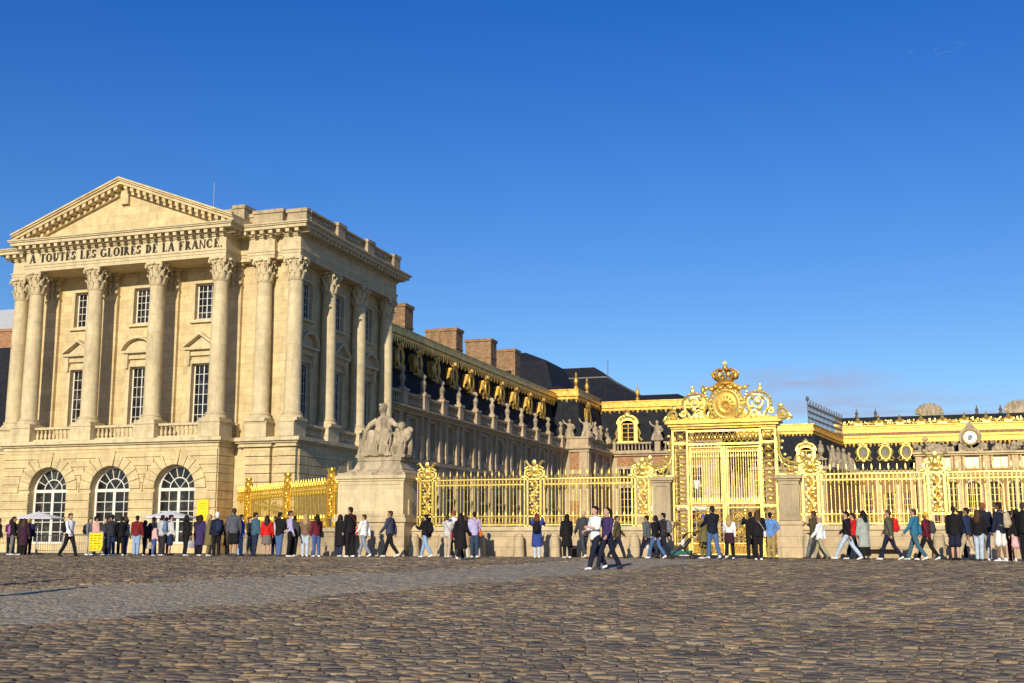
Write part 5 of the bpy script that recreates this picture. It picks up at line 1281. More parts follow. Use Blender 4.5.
def figure(kind, pose):
    key = (kind, pose)
    if key in CACHE: return CACHE[key]
    J = SK[pose]; mb = MB(); dz = Vector((0, 0, J['dz'])); T = Matrix.Translation(dz); mb.X = T; vox = .02; dp = 0
    def torso(e, z0=.84, neck=True):
        zs = [z0, .95, 1.08, 1.22, 1.33, 1.42, 1.465]; rx = [.155, .165, .142, .155, .175, .165, .08]; ry = [.115, .125, .108, .118, .125, .10, .07]
        mb.tube([(0, .0 if z > 1.3 else .005, z) for z in zs], [r+e for r in rx], 14, side=(1, 0, 0), r2=[r+e for r in ry])
        for s in (-1, 1): mb.ell((s*.168, 0, 1.405), (.068+e, .07+e, .062+e), 10, 6)
    def arm(i, e, t=1.):
        sh, el, wr, d2 = J['arm', i]; limb(mb, [sh, seg(sh, el, .5), el, seg(el, wr, .4), seg(el, wr, t)], [.056+e, .050+e, .042+e, .042+e, .029+e])
    def leg(i, e, t=1., fl=0):
        h, k, a = J['leg', i][:3]
        if t <= .5: limb(mb, [h, seg(h, k, .5), seg(h, k, 2*t)], [.092+e, .085+e, .078+e+fl])
        else: limb(mb, [h, seg(h, k, .5), k, seg(k, a, .35), seg(k, a, .75), seg(k, a, 2*t-1)], [.09+e, .078+e, .056+e, .058+e, .044+e+fl*.5, .038+e+fl])
    fing = None
    if kind == 'body':
        torso(0); vox = .015
        mb.tube([(0, 0, 1.43), (0, .008, 1.5), (0, .015, 1.58)], [.062, .052, .052], 10)
        mb.ell((0, .012, 1.645), (.074, .093, .108), 14, 10); mb.ell((0, .04, 1.578), (.054, .062, .058), 10, 7); mb.ell((0, .106, 1.632), (.013, .022, .028), 7, 5); mb.ell((0, .088, 1.582), (.026, .018, .010), 7, 5); mb.ell((0, .082, 1.665), (.055, .022, .012), 8, 5)
        for s in (-1, 1): mb.ell((s*.076, .0, 1.63), (.014, .022, .032), 7, 5)
        fing = MB(T)
        for i, s in enumerate((-1, 1)):
            arm(i, -.004); leg(i, -.004)
            sh, el, wr, d = J['arm', i]; side = d.cross(Vector((s, 0, 0))).normalized(); nrm = d.cross(side).normalized()
            if nrm.x*s > 0: nrm = -nrm      # palm faces the body
            pc = wr+d*.05; mb.tube([wr-d*.01, wr+d*.03, wr+d*.085], [.026, .040, .036], 10, side=side, r2=[.022, .017, .014])
            for q in range(4):
                b0 = wr+d*.075+side*(.027-.018*q); ln = (.068, .076, .072, .055)[q]; p1 = b0+d*ln*.45+nrm*.006; p2 = p1+(d*.8+nrm*.6)*ln*.33; p3 = p2+(d*.45+nrm*.9)*ln*.25
                fing.tube([b0, p1, p2, p3], [.0095, .009, .008, .006], 6)
            t0 = wr+d*.025+side*.034; t1 = t0+(d*.6+side*.6+nrm*.3)*.035; fing.tube([t0-side*.012, t0, t1, t1+(d*.9+nrm*.35)*.03], [.013, .0125, .011, .007], 6)
            h, k, a, hl, toe = J['leg', i]; mb.tube([a, hl+Vector((0, .03, .02)), seg(hl, toe, .6)+Vector((0, 0, .02)), toe+Vector((0, 0, .012))], [.036, .038, .036, .02], 8)
    elif kind in ('shirt', 'jacket', 'hoodie', 'coat'):
        e = dict(shirt=.014, jacket=.034, hoodie=.028, coat=.038)[kind]; torso(e, .84 if kind != 'hoodie' else .87); dp = .012
        for i in (0, 1): arm(i, e*.72, .98 if kind != 'shirt' else (.95 if pose != 'walkbent' else .35))
        mb.tube([(0, -.005, 1.44), (0, .0, 1.5)], [.085, .068], 12, side=(1, 0, 0), r2=[.08, .066])
        if kind == 'hoodie': mb.ell((0, -.085, 1.475), (.10, .055, .06), 10, 6)
        if kind == 'jacket': mb.tube([(0, -.01, 1.46), (0, -.012, 1.535)], [.085, .075], 12, side=(1, 0, 0), r2=[.082, .075])
        if kind == 'coat':
            m_ = (J['leg', 0][1]+J['leg', 1][1])/2
            mb.tube([(0, 0, .95), (m_.x, m_.y*.4, .72), (m_.x, m_.y*.9, .46)], [.2, .215, .235], 14, side=(1, 0, 0), r2=[.155, .17+abs(J['leg', 0][1].y)*.35, .18+abs(J['leg', 0][1].y)*.6])
    elif kind in ('trousers', 'shorts'):
        mb.tube([(0, .0, .84), (0, .0, .93), (0, .003, 1.05)], [.15, .172, .150], 14, side=(1, 0, 0), r2=[.105, .132, .115]); dp = .012
        for i in (0, 1): leg(i, .018, .97 if kind == 'trousers' else .44, .014 if kind == 'trousers' else .03)
    elif kind in ('skirt', 'longskirt'):
        z1 = .55 if kind == 'skirt' else .16; dp = .02
        mb.tube([(0, 0, 1.06), (0, 0, .92), (0, .0, (z1+.9)/2), (0, .01, z1)], [.15, .19, .215, .25], 16, side=(1, 0, 0), r2=[.12, .15, .18, .22])
    elif kind == 'tied':
        mb.tube([(0, -.01, 1.06), (0, -.02, .9), (0, -.03, .64)], [.185, .21, .21], 14, side=(1, 0, 0), r2=[.155, .165, .12]); mb.ell((0, .15, 1.02), (.06, .05, .05), 8, 5); dp = .02
    elif kind.startswith('shoe'):
        i = int(kind[-1]); h, k, a, hl, toe = J['leg', i]; up = Vector((0, 0, 1))
        mb.tube([a+up*.03, a-up*.01, hl*.5+a*.5+up*(-.012), seg(hl, toe, .3)+up*.028], [.045, .048, .05, .046], 10); mb.tube([hl+up*.03-(toe-hl)*.03, seg(hl, toe, .35)+up*.032, seg(hl, toe, .75)+up*.028, toe+up*.02], [.036, .044, .046, .026], 10, side=(1, 0, 0), r2=[.034, .038, .03, .016]); vox = .012
    elif kind == 'short':
        mb.ell((0, -.016, 1.678), (.085, .098, .090), 14, 9); mb.ell((0, -.052, 1.618), (.068, .055, .075), 10, 7); mb.ell((0, .055, 1.725), (.06, .05, .035), 9, 6); vox = .012; dp = .01
    elif kind in ('long', 'pony'):
        mb.ell((0, -.016, 1.678), (.088, .100, .092), 14, 9); vox = .013; dp = .012
        if kind == 'long':
            mb.tube([(0, -.05, 1.68), (0, -.075, 1.55), (0, -.11, 1.44), (0, -.125, 1.33), (0, -.11, 1.26)], [.08, .105, .115, .09, .03], 12, side=(1, 0, 0), r2=[.06, .06, .05, .04, .02])
            for s in (-1, 1): mb.tube([(s*.07, .0, 1.68), (s*.088, .01, 1.58), (s*.10, .02, 1.45)], [.035, .034, .02], 7)
        else: mb.tube([(0, -.1, 1.7), (0, -.16, 1.66), (0, -.17, 1.52), (0, -.14, 1.4)], [.035, .05, .045, .015], 9); mb.ell((0, -.052, 1.63), (.066, .055, .06), 10, 7)
    elif kind == 'beanie':
        mb.ell((0, -.008, 1.70), (.092, .105, .092), 14, 9); mb.tube([(0, -.008, 1.655), (0, -.008, 1.695)], [.09, .095], 14, side=(1, 0, 0), r2=[.105, .11]); mb.ell((0, -.01, 1.8), .022, 8, 6); mb.ell((0, -.05, 1.61), (.06, .05, .06), 8, 6); vox = .013
    elif kind == 'hood':
        mb.ell((0, -.035, 1.66), (.105, .11, .125), 14, 9); mb.tube([(0, -.04, 1.6), (0, -.03, 1.45)], [.11, .13], 12, side=(1, 0, 0), r2=[.09, .09]); vox = .014
    elif kind == 'eyes':
        for s in (-1, 1): mb.ell((s*.03, .094, 1.646), (.011, .008, .007), 8, 5)
        me = mb.mesh('eyes'); shade(me, 60); me.materials.append(None); CACHE[key] = me; return me
    me = remesh(mb, vox, kind, disp=dp, dscale=.09)
    if fing: me = join_meshes(me, fing)
    me.name = {'tied': 'tied_jacket', 'short': 'hair', 'long': 'hair', 'pony': 'hair'}.get(kind, 'shoe' if kind.startswith('shoe') else kind)
    shade(me, 60); me.materials.append(None); CACHE[key] = me; return me
def dress(name, kind, pose, body, mat): return inst(name, figure(kind, pose), body, (0, 0, 0), 0, mat)
GREY_EYE = cloth((.02, .015, .012), .3); prs = random.Random(21)
def person(x, y, h, hd, pose, top, legs, hair, label, z=None):
    s = h/1.75; g = gz(y) if z is None else z
    if pose in ('walk', 'walkphone') and prs.random() < .5 and top[0] != 'coat': mir = -1
    else: mir = 1
    b = inst('person', figure('body', pose), None, (x, y, g), R(hd), prs.choices(SKIN, (6, 3, 1))[0], (s*mir, s*1.0, s))
    tag(b, label, 'person', 'visitors in front of the palace')
    w_ = 1.0
    dress('eyes', 'eyes', pose, b, GREY_EYE)
    tk = 'shirt' if top[0] == 'tied' else top[0]
    dress({'tied': 'shirt'}.get(top[0], top[0]), tk, pose, b, cloth(CC[top[1]]))
    if top[0] == 'tied': dress('tied_jacket', 'tied', pose, b, cloth(CC['plumdark']))
    dress({'longskirt': 'skirt'}.get(legs[0], legs[0]), legs[0], pose, b, cloth(CC[legs[1]]))
    sc_ = cloth(prs.choice([CC['white'], CC['whiteish'], CC['black'], CC['dgrey'], CC['white']]))
    for i in (0, 1): dress('shoe', 'shoe%d' % i, pose, b, sc_)
    if hair[0] != 'bald':
        hm = cloth(HC.get(hair[1], CC.get(hair[1], (.02, .015, .01))), .6)
        dress({'beanie': 'hat', 'hood': 'hood'}.get(hair[0], 'hair'), hair[0], pose, b, hm)
    return b
PEOPLE = [
(-39.93, 45, 1.68, 10, 'stand', ('jacket', 'black'), ('trousers', 'navy'), ('short', 'dark'), None, 'person in black jacket and navy trousers at the far left end of the queue'),
(-39.47, 45, 1.66, 0, 'phone', ('jacket', 'plum'), ('trousers', 'black'), ('long', 'black'), ('backpack', 'purplepink'), 'person with long black hair and purple top left of the first parasol'),
(-38.93, 45, 1.75, -15, 'stand', ('jacket', 'black'), ('trousers', 'grey'), ('short', 'dark'), None, 'person in black jacket and grey trousers near the left edge of the queue'),
(-38.31, 44.7, 1.66, 20, 'phone', ('jacket', 'black'), ('trousers', 'black'), ('long', 'dark'), ('tote', 'cream'), 'person in black carrying a cream bag under the left parasol edge'),
(-38.38, 45.2, 1.68, -20, 'stand', ('jacket', 'navy'), ('trousers', 'black'), ('short', 'blond'), None, 'blond haired person in navy jacket left of the first parasol pole'),
(-37.92, 45, 1.66, 0, 'stand', ('coat', 'plumdark'), ('trousers', 'black'), ('long', 'brown'), None, 'brown haired person in dark plum coat beside the first parasol pole'),
(-32.61, 41, 1.82, -95, 'walk', ('shirt', 'white'), ('trousers', 'black'), ('short', 'black'), ('backpack', 'black'), 'person in white shirt and black trousers striding right past the steel barriers'),
(-35.13, 45.3, 1.68, -30, 'stand', ('jacket', 'grey'), ('trousers', 'beige'), ('short', 'brown'), ('backpack', 'black'), 'person in beige trousers with black backpack left of the yellow easel sign'),
(-33.98, 44.4, 1.72, -20, 'stand', ('coat', 'pink'), ('trousers', 'black'), ('short', 'black'), None, 'person in long pale pink coat beside the yellow easel sign'),
(-34.74, 46, 1.66, 180, 'stand', ('jacket', 'dgrey'), ('trousers', 'black'), ('long', 'blond'), None, 'blond person facing forward behind the yellow easel sign'),
(-33.73, 45.3, 1.74, 15, 'stand', ('jacket', 'black'), ('trousers', 'black'), ('short', 'dark'), None, 'person all in black just right of the yellow easel sign'),
(-33.0, 44.7, 1.76, -5, 'stand', ('jacket', 'blackwhite'), ('trousers', 'navy'), ('beanie', 'black'), None, 'person in black beanie and dark jacket with navy trousers near the easel sign'),
(-32.82, 45, 1.72, 10, 'phone', ('jacket', 'black'), ('trousers', 'black'), ('short', 'dark'), None, 'person in black standing left of the dark red hoodie'),
(-31.69, 44.4, 1.74, 25, 'stand', ('hoodie', 'darkred'), ('trousers', 'lightblue'), ('short', 'dark'), None, 'person in dark red hoodie and light blue jeans near the second window'),
(-31.78, 45, 1.55, -10, 'stand', ('jacket', 'dbrown'), ('trousers', 'black'), ('long', 'dark'), ('tote', 'cream'), 'short person in dark brown jacket with cream bag beside the dark red hoodie'),
(-30.96, 44.3, 1.42, 0, 'stand', ('hoodie', 'pinkpale'), ('trousers', 'blue'), ('long', 'black'), None, 'small girl in pale pink top and blue jeans with long black hair'),
(-30.67, 44.6, 1.76, 0, 'stand', ('hoodie', 'lgrey'), ('trousers', 'charcoal'), ('short', 'black'), None, 'person in light grey hoodie and charcoal trousers under the second parasol'),
(-31.27, 46, 1.7, 20, 'stand', ('jacket', 'black'), ('trousers', 'black'), ('short', 'black'), None, 'person in black half hidden under the second parasol'),
(-29.99, 44.6, 1.76, 0, 'stand', ('hoodie', 'palegrey'), ('shorts', 'navy'), ('short', 'black'), ('backpack', 'steelblue'), 'person in navy shorts with steel blue backpack under the second parasol'),
(-29.61, 44.8, 1.76, -12, 'stand', ('jacket', 'black'), ('trousers', 'black'), ('long', 'black'), ('tote', 'lgrey'), 'person all in black holding a grey bag beside the blue backpack'),
(-29.52, 45.2, 1.74, 18, 'phone', ('jacket', 'dgrey'), ('trousers', 'dgrey'), ('short', 'dark'), None, 'person in dark grey between the black clad person and the purple coat'),
(-28.83, 44.6, 1.76, 10, 'stand', ('coat', 'purple'), ('trousers', 'black'), ('long', 'dark'), None, 'person in long dark purple coat in front of the yellow wall panel'),
(-29.15, 45.6, 1.2, 0, 'stand', ('hoodie', 'pinkpale'), ('trousers', 'cream'), ('long', 'brown'), None, 'small child in pale clothes between the purple coat and the olive coat'),
(-28.31, 44.8, 1.78, 20, 'stand', ('coat', 'olive'), ('trousers', 'olive'), ('long', 'blond'), None, 'blond person in long olive coat right of the yellow wall panel'),
(-27.62, 44.4, 1.82, 0, 'stand', ('jacket', 'navydark'), ('trousers', 'black'), ('beanie', 'white'), ('backpack', 'navy'), 'person in white beanie with dark navy puffer jacket and black trousers'),
(-26.47, 43.6, 2.0, -12, 'stand', ('jacket', 'slategrey'), ('shorts', 'black'), ('short', 'brown'), None, 'tall bare legged person in grey jacket and black shorts'),
(-26.47, 44.4, 1.74, -10, 'stand', ('jacket', 'royal'), ('trousers', 'lightblue'), ('short', 'black'), None, 'person in bright royal blue jacket and light blue jeans'),
(-25.77, 44.4, 1.83, 25, 'stand', ('jacket', 'tealgrey'), ('trousers', 'navy'), ('short', 'dark'), None, 'person in teal grey jacket and navy trousers before the slanting fence'),
(-25.15, 44.4, 1.7, 0, 'stand', ('jacket', 'red'), ('skirt', 'greybrown'), ('long', 'dark'), None, 'person in bright red top and grey skirt with long dark hair'),
(-24.56, 44.4, 1.83, 40, 'phone', ('jacket', 'black'), ('trousers', 'jeans'), ('short', 'dark'), None, 'person in black jacket and blue jeans left of the lilac shirt'),
(-23.89, 44, 1.88, 0, 'stand', ('shirt', 'lilac'), ('trousers', 'black'), ('short', 'brown'), ('backpack', 'black'), 'person in lilac shirt with a black backpack before the slanting fence'),
(-23.6, 44.4, 1.76, -25, 'stand', ('hoodie', 'brown'), ('trousers', 'paleblue'), ('long', 'blond'), None, 'blond person in brown top and very light jeans'),
(-22.91, 44.2, 1.73, 8, 'stand', ('hoodie', 'maroon'), ('trousers', 'blue'), ('long', 'black'), ('shoulder', 'black'), 'person in maroon top and blue jeans with black shoulder bag'),
(-22.02, 44.3, 1.72, 15, 'stand', ('coat', 'black'), ('trousers', 'navy'), ('long', 'black'), None, 'person in black coat with long dark hair at the left edge of the plinth'),
(-21.11, 43.6, 2.0, 12, 'stand', ('jacket', 'black'), ('trousers', 'black'), ('short', 'dark'), ('shoulder', 'red'), 'tall person in black with a red bag before the plinth'),
(-20.68, 44, 1.74, 80, 'walk', ('hoodie', 'white'), ('trousers', 'greyjeans'), ('short', 'brown'), None, 'person in white hoodie and grey jeans walking left before the plinth'),
(-19.44, 43.8, 1.88, 88, 'walk', ('jacket', 'navybeige'), ('trousers', 'black'), ('short', 'brown'), None, 'person in navy jacket and black trousers walking left before the plinth'),
(-17.9, 43.8, 1.72, 75, 'walkphone', ('jacket', 'black'), ('trousers', 'lightblue'), ('short', 'black'), ('backpack', 'black'), 'person in black with a black backpack and light blue jeans right of the plinth'),
(-17.33, 44.6, 1.68, 30, 'phone', ('hoodie', 'palegrey'), ('trousers', 'beige'), ('short', 'brown'), ('shoulder', 'magenta'), 'person in pale grey top and beige trousers with a magenta bag'),
(-17.3, 45.2, 1.88, 0, 'stand', ('shirt', 'white'), ('trousers', 'dgrey'), ('short', 'redhair'), None, 'red haired person in white behind the magenta bag'),
(-14.76, 39.4, 1.68, -12, 'walk', ('coat', 'black'), ('trousers', 'black'), ('long', 'black'), None, 'person in black with very long dark hair standing nearer the camera'),
(-16.67, 45.3, 1.7, 20, 'stand', ('coat', 'camel'), ('trousers', 'cream'), ('long', 'brown'), ('tote', 'white'), 'person in camel coat holding a white bag before the left fence'),
(-16.15, 44.6, 1.8, 5, 'stand', ('shirt', 'lilac'), ('trousers', 'denimdark'), ('short', 'dark'), ('shoulder', 'orange'), 'person in lilac top with a round orange bag before the left fence'),
(-13.58, 44.8, 1.7, 10, 'photo', ('coat', 'cobalt'), ('trousers', 'paleblue'), ('long', 'auburn'), ('backpack', 'black'), 'auburn haired person in long blue coat photographing the fence'),
(-12.23, 44.8, 1.66, 5, 'stand', ('coat', 'black'), ('trousers', 'black'), ('hood', 'black'), ('tote', 'darkred'), 'hooded person in long black coat holding a dark red bag'),
(-11.34, 43.5, 1.82, 35, 'walk', ('jacket', 'dgrey'), ('trousers', 'dgrey'), ('bald', 'dark'), None, 'person with shaved head in dark grey behind the white shirt walker'),
(-8.31, 33.2, 1.84, 140, 'walkbent', ('shirt', 'white'), ('trousers', 'navydark'), ('short', 'black'), None, 'person in white shirt and dark navy trousers walking towards the camera'),
(-8.01, 33.4, 1.8, 150, 'walk', ('shirt', 'purple'), ('trousers', 'navydark'), ('pony', 'dark'), None, 'person in purple top and dark trousers walking beside the white shirt'),
(-10.07, 43.6, 1.62, -80, 'walk', ('jacket', 'olivedark'), ('trousers', 'navydark'), ('short', 'brown'), None, 'person in dark olive jacket striding right behind the purple top'),
(-9.1, 44.4, 1.64, 60, 'walk', ('jacket', 'greygreen'), ('trousers', 'navydark'), ('short', 'black'), ('tote', 'white'), 'person in grey jacket with a white bag left of the gate'),
(-8.66, 43.8, 1.62, 70, 'walk', ('hoodie', 'black'), ('trousers', 'jeans'), ('long', 'black'), None, 'person in black top and blue jeans striding left of the gate'),
(-8.49, 44.5, 1.73, 75, 'walk', ('jacket', 'charcoal'), ('trousers', 'navydark'), ('short', 'black'), ('backpack', 'grey'), 'person with a grey backpack striding at the foot of the left gate pier'),
(-7.0, 44.9, 1.62, 10, 'stand', ('coat', 'olive'), ('trousers', 'olive'), ('beanie', 'violet'), None, 'person in olive coat and violet hat behind the pushchair'),
(-6.35, 42.6, 1.87, 35, 'push', ('jacket', 'navyblack'), ('trousers', 'jeans'), ('short', 'dark'), None, 'person in black jacket and blue jeans pushing the pushchair at the gate'),
(-5.84, 43.2, 1.62, 0, 'walk', ('tied', 'white'), ('trousers', 'black'), ('long', 'blond'), None, 'blond person in white top with a plum jacket tied at the waist'),
(-5.08, 43.2, 1.68, 15, 'photo', ('jacket', 'black'), ('trousers', 'black'), ('short', 'dark'), None, 'person in black holding a phone up towards the gate'),
(-4.69, 42.0, 1.72, -10, 'stand', ('jacket', 'black'), ('trousers', 'black'), ('long', 'brown'), ('shoulder', 'white'), 'person in black with a white bag before the right half of the gate'),
(-4.36, 43, 1.66, 8, 'hips', ('shirt', 'denim'), ('trousers', 'tan'), ('short', 'black'), None, 'person in blue denim shirt and tan trousers at the right edge of the gate'),
(-2.99, 45.2, 1.78, 60, 'walkphone', ('jacket', 'olivedark'), ('trousers', 'grey'), ('short', 'brown'), None, 'person in olive top holding a phone behind the white jacket'),
(-2.67, 43.2, 1.5, 75, 'walk', ('jacket', 'white'), ('trousers', 'khaki'), ('short', 'greyblond'), None, 'short person in white jacket and khaki trousers walking left'),
(-1.73, 42.8, 1.72, 80, 'stride', ('hoodie', 'black'), ('trousers', 'paleblue'), ('short', 'black'), None, 'person in black top and pale jeans striding left by the right fence'),
(-1.56, 43.8, 1.66, 75, 'walk', ('hoodie', 'red'), ('trousers', 'navydark'), ('short', 'dark'), None, 'person in red half hidden behind the striding black top'),
(-1.18, 43, 1.7, 70, 'stand', ('coat', 'sage'), ('longskirt', 'black'), ('long', 'black'), ('tote', 'red'), 'person in sage grey coat and long black skirt holding a red bag'),
(-0.34, 42.8, 1.74, 75, 'walk', ('jacket', 'olivegrey'), ('trousers', 'navydark'), ('short', 'brown'), ('backpack', 'red'), 'person in olive grey jacket with a bright red backpack walking left'),
(0.49, 42.6, 1.76, 70, 'walk', ('hoodie', 'teal'), ('trousers', 'greenblue'), ('short', 'brown'), None, 'person in teal hooded jacket and blue jeans walking left'),
(0.87, 43, 1.64, 65, 'walk', ('jacket', 'maroon'), ('trousers', 'black'), ('beanie', 'mustard'), ('backpack', 'dgrey'), 'person in mustard beanie and maroon jacket with dark backpack'),
(1.75, 42.4, 1.8, 40, 'stand', ('jacket', 'black'), ('shorts', 'navydark'), ('short', 'dark'), None, 'bare legged person in black jacket and navy shorts by the right fence'),
(2.06, 44, 1.7, 20, 'phone', ('jacket', 'navydark'), ('trousers', 'navydark'), ('short', 'dark'), None, 'person in navy half hidden between navy shorts and beige trousers'),
(2.16, 42.4, 1.78, 60, 'walk', ('jacket', 'navy'), ('trousers', 'beige'), ('short', 'dark'), None, 'person in navy jacket and beige trousers by the right fence'),
(2.49, 42.2, 1.68, 5, 'stand', ('hoodie', 'black'), ('trousers', 'paleblue'), ('long', 'brown'), None, 'person with long brown hair in black top and pale blue jeans'),
(2.7, 42.9, 1.92, 30, 'stand', ('jacket', 'blackblue'), ('trousers', 'lgrey'), ('short', 'ginger'), None, 'tall ginger haired person in black jacket and light grey trousers'),
(3.11, 41.6, 1.9, 0, 'stand', ('jacket', 'navydark'), ('shorts', 'whiteish'), ('short', 'dark'), ('backpack', 'beige'), 'person in white shorts with a beige backpack near the right edge'),
(3.59, 43.4, 1.66, 15, 'stand', ('hoodie', 'darkred2'), ('trousers', 'darkred'), ('short', 'dark'), None, 'person in dark red trousers behind the beige backpack'),
(3.62, 41.6, 1.68, -10, 'stand', ('jacket', 'black'), ('shorts', 'pinkpale'), ('long', 'black'), None, 'bare legged person in black jacket and pale pink shorts at the right edge'),
(3.81, 41.2, 1.88, 10, 'stand', ('jacket', 'black'), ('trousers', 'black'), ('short', 'brown'), None, 'tall brown haired person in black cut off by the right edge'),
(-34.59, 46.2, 1.7, 10, 'phone', ('hoodie', 'dgrey'), ('trousers', 'navydark'), ('short', 'brown'), None, 'brown haired person in dark grey hood behind the yellow easel sign'),
(-32.99, 45.6, 1.66, -60, 'stand', ('hoodie', 'cream'), ('trousers', 'jeans'), ('long', 'brown'), None, 'person in cream top and jeans between the black jacket and dark red hoodie'),
(-31.76, 45.8, 1.7, 40, 'stand', ('jacket', 'navy'), ('trousers', 'black'), ('short', 'black'), None, 'person in navy jacket behind the small girl in pale pink'),
(-30.67, 46, 1.72, -40, 'stand', ('jacket', 'tealgrey'), ('trousers', 'dgrey'), ('short', 'brown'), None, 'person in teal grey jacket behind the steel blue backpack'),
(-28.13, 45.8, 1.66, 30, 'stand', ('coat', 'dbrown'), ('trousers', 'black'), ('long', 'dark'), None, 'person in dark brown coat between the white beanie and the tall grey jacket'),
(-26.93, 45.8, 1.68, -50, 'stand', ('hoodie', 'charcoal'), ('trousers', 'grey'), ('short', 'dark'), None, 'person in charcoal hoodie between the royal blue and teal grey jackets'),
(-25.68, 45.9, 1.7, 60, 'stand', ('shirt', 'palegrey'), ('trousers', 'navydark'), ('short', 'brown'), None, 'person in pale grey shirt just right of the bright red top'),
(-24.53, 45.7, 1.7, -30, 'stand', ('jacket', 'dgrey'), ('trousers', 'black'), ('short', 'black'), None, 'person in dark grey jacket just right of the lilac shirt'),
(-22.26, 45.4, 1.68, 20, 'stand', ('hoodie', 'slategrey'), ('trousers', 'black'), ('long', 'brown'), None, 'person in slate grey hoodie between the black coat and the tall person'),
(-17.12, 17.9, 1.9, -60, 'stand', ('jacket', 'navy'), ('trousers', 'black'), ('short', 'dark'), None, 'person in navy jacket standing outside the left of the view'),
(-19.85, 20.75, 1.85, -70, 'stand', ('coat', 'camel'), ('trousers', 'black'), ('long', 'brown'), None, 'person in camel coat standing outside the left of the view'),
]
BAGL = ['purple and pink backpack worn left of the first parasol', 'cream bag hanging under the left edge of the first parasol', 'black backpack on the striding person with white shirt by the barriers', 'black backpack beside the long pale pink coat', 'cream bag beside the dark red hoodie', 'steel blue backpack above navy shorts under the second parasol', 'grey bag held by the person in black next to the steel blue backpack', 'navy backpack below the white beanie', 'black backpack on the lilac shirt by the slanting fence', 'black shoulder bag on the maroon top', 'red bag on the tall person in black before the plinth', 'black backpack on the person just right of the plinth', 'magenta bag at the hip of the pale grey top', 'white bag beside the camel coat', 'round orange bag at the hip of the lilac top by the left fence', 'black backpack on the long blue coat', 'dark red bag held by the hooded person in black', 'white bag held by the grey jacket left of the gate', 'grey backpack at the foot of the left gate pier', 'white bag before the right half of the gate', 'red bag held beside the sage grey coat', 'bright red backpack on the olive grey jacket', 'dark grey backpack below the mustard beanie', 'beige backpack above the white shorts']
BAGM = {}
def bag_mesh(kind):
    if kind in BAGM: return BAGM[kind]
    mb = MB(); st = MB()
    if kind == 'backpack':
        mb.tube([(0, 0, -.22), (0, -.01, -.1), (0, -.01, .1), (0, .01, .22)], [.12, .15, .145, .10], 12, side=(1, 0, 0), r2=[.07, .095, .09, .06]); mb.ell((0, -.09, -.08), (.11, .05, .1), 9, 6)
        for s in (-1, 1): st.tube([(s*.09, .03, .2), (s*.11, .12, .255), (s*.115, .23, .24), (s*.12, .285, .1), (s*.13, .22, -.1), (s*.13, .06, -.17)], .016, 6, side=None)
        st.tube([(-.03, .02, .23), (0, .02, .27), (.03, .02, .23)], .01, 5)
    elif kind == 'tote':
        mb.tube([(0, 0, -.18), (0, 0, .0), (0, 0, .14)], [.17, .165, .14], 10, side=(0, 1, 0), r2=[.05, .06, .03])
        for s in (-1, 1): st.tube([(s*.02, -.1, .12), (s*.012, -.05, .3), (s*.012, .05, .3), (s*.02, .1, .12)], .009, 5)
    else:
        mb.tube([(0, 0, -.12), (0, 0, 0), (0, 0, .1)], [.13, .15, .1], 10, side=(0, 1, 0), r2=[.05, .065, .04])
        st.tube([(0, -.1, .08), (-.12, -.16, .3), (-.28, -.12, .52), (-.34, .0, .56), (-.26, .12, .45), (-.08, .14, .25), (0, .1, .08)], .011, 5)
    a = remesh(mb, .016, kind, disp=.008, dscale=.08); shade(a, 60); a.materials.append(None); b = st.mesh('strap'); shade(b, 60); b.materials.append(None)
    BAGM[kind] = (a, b); return BAGM[kind]
bi = 0
for x, y, h, hd, pose, top, legs, hair, bag, label in PEOPLE:
    if pose in ('stand', 'phone') and bi % 1 == 0 and y > 30: hd += prs.uniform(-60, 60); y += prs.uniform(-.5, .5) if y > 43.8 else 0
    b = person(x, y, h, hd, pose, top, legs, hair, label)
    if bag:
        kind, colr = bag; s = h/1.75; dz = SK[pose]['dz']
        off = {'backpack': Vector((0, -.235, 1.22+dz)), 'tote': None, 'shoulder': Vector((.24, -.02, .92+dz))}[kind]
        if off is None:
            wr, d = SK[pose]['arm', 1][2], SK[pose]['arm', 1][3]; off = wr+d*.08+Vector((0, 0, dz-.3))
        q = Matrix.Rotation(R(hd), 4, 'Z') @ (off*s)
        ms, mst = bag_mesh(kind)
        o = inst('backpack' if kind == 'backpack' else 'bag', ms, None, Vector((x, y, gz(y)))+q, R(hd), cloth(CC[colr]), (s, s, s))
        tag(o, BAGL[bi], 'backpack' if kind == 'backpack' else 'bag'); bi += 1
        inst('strap', mst, o, (0, 0, 0), 0, cloth(tuple(.6*c for c in CC[colr])))

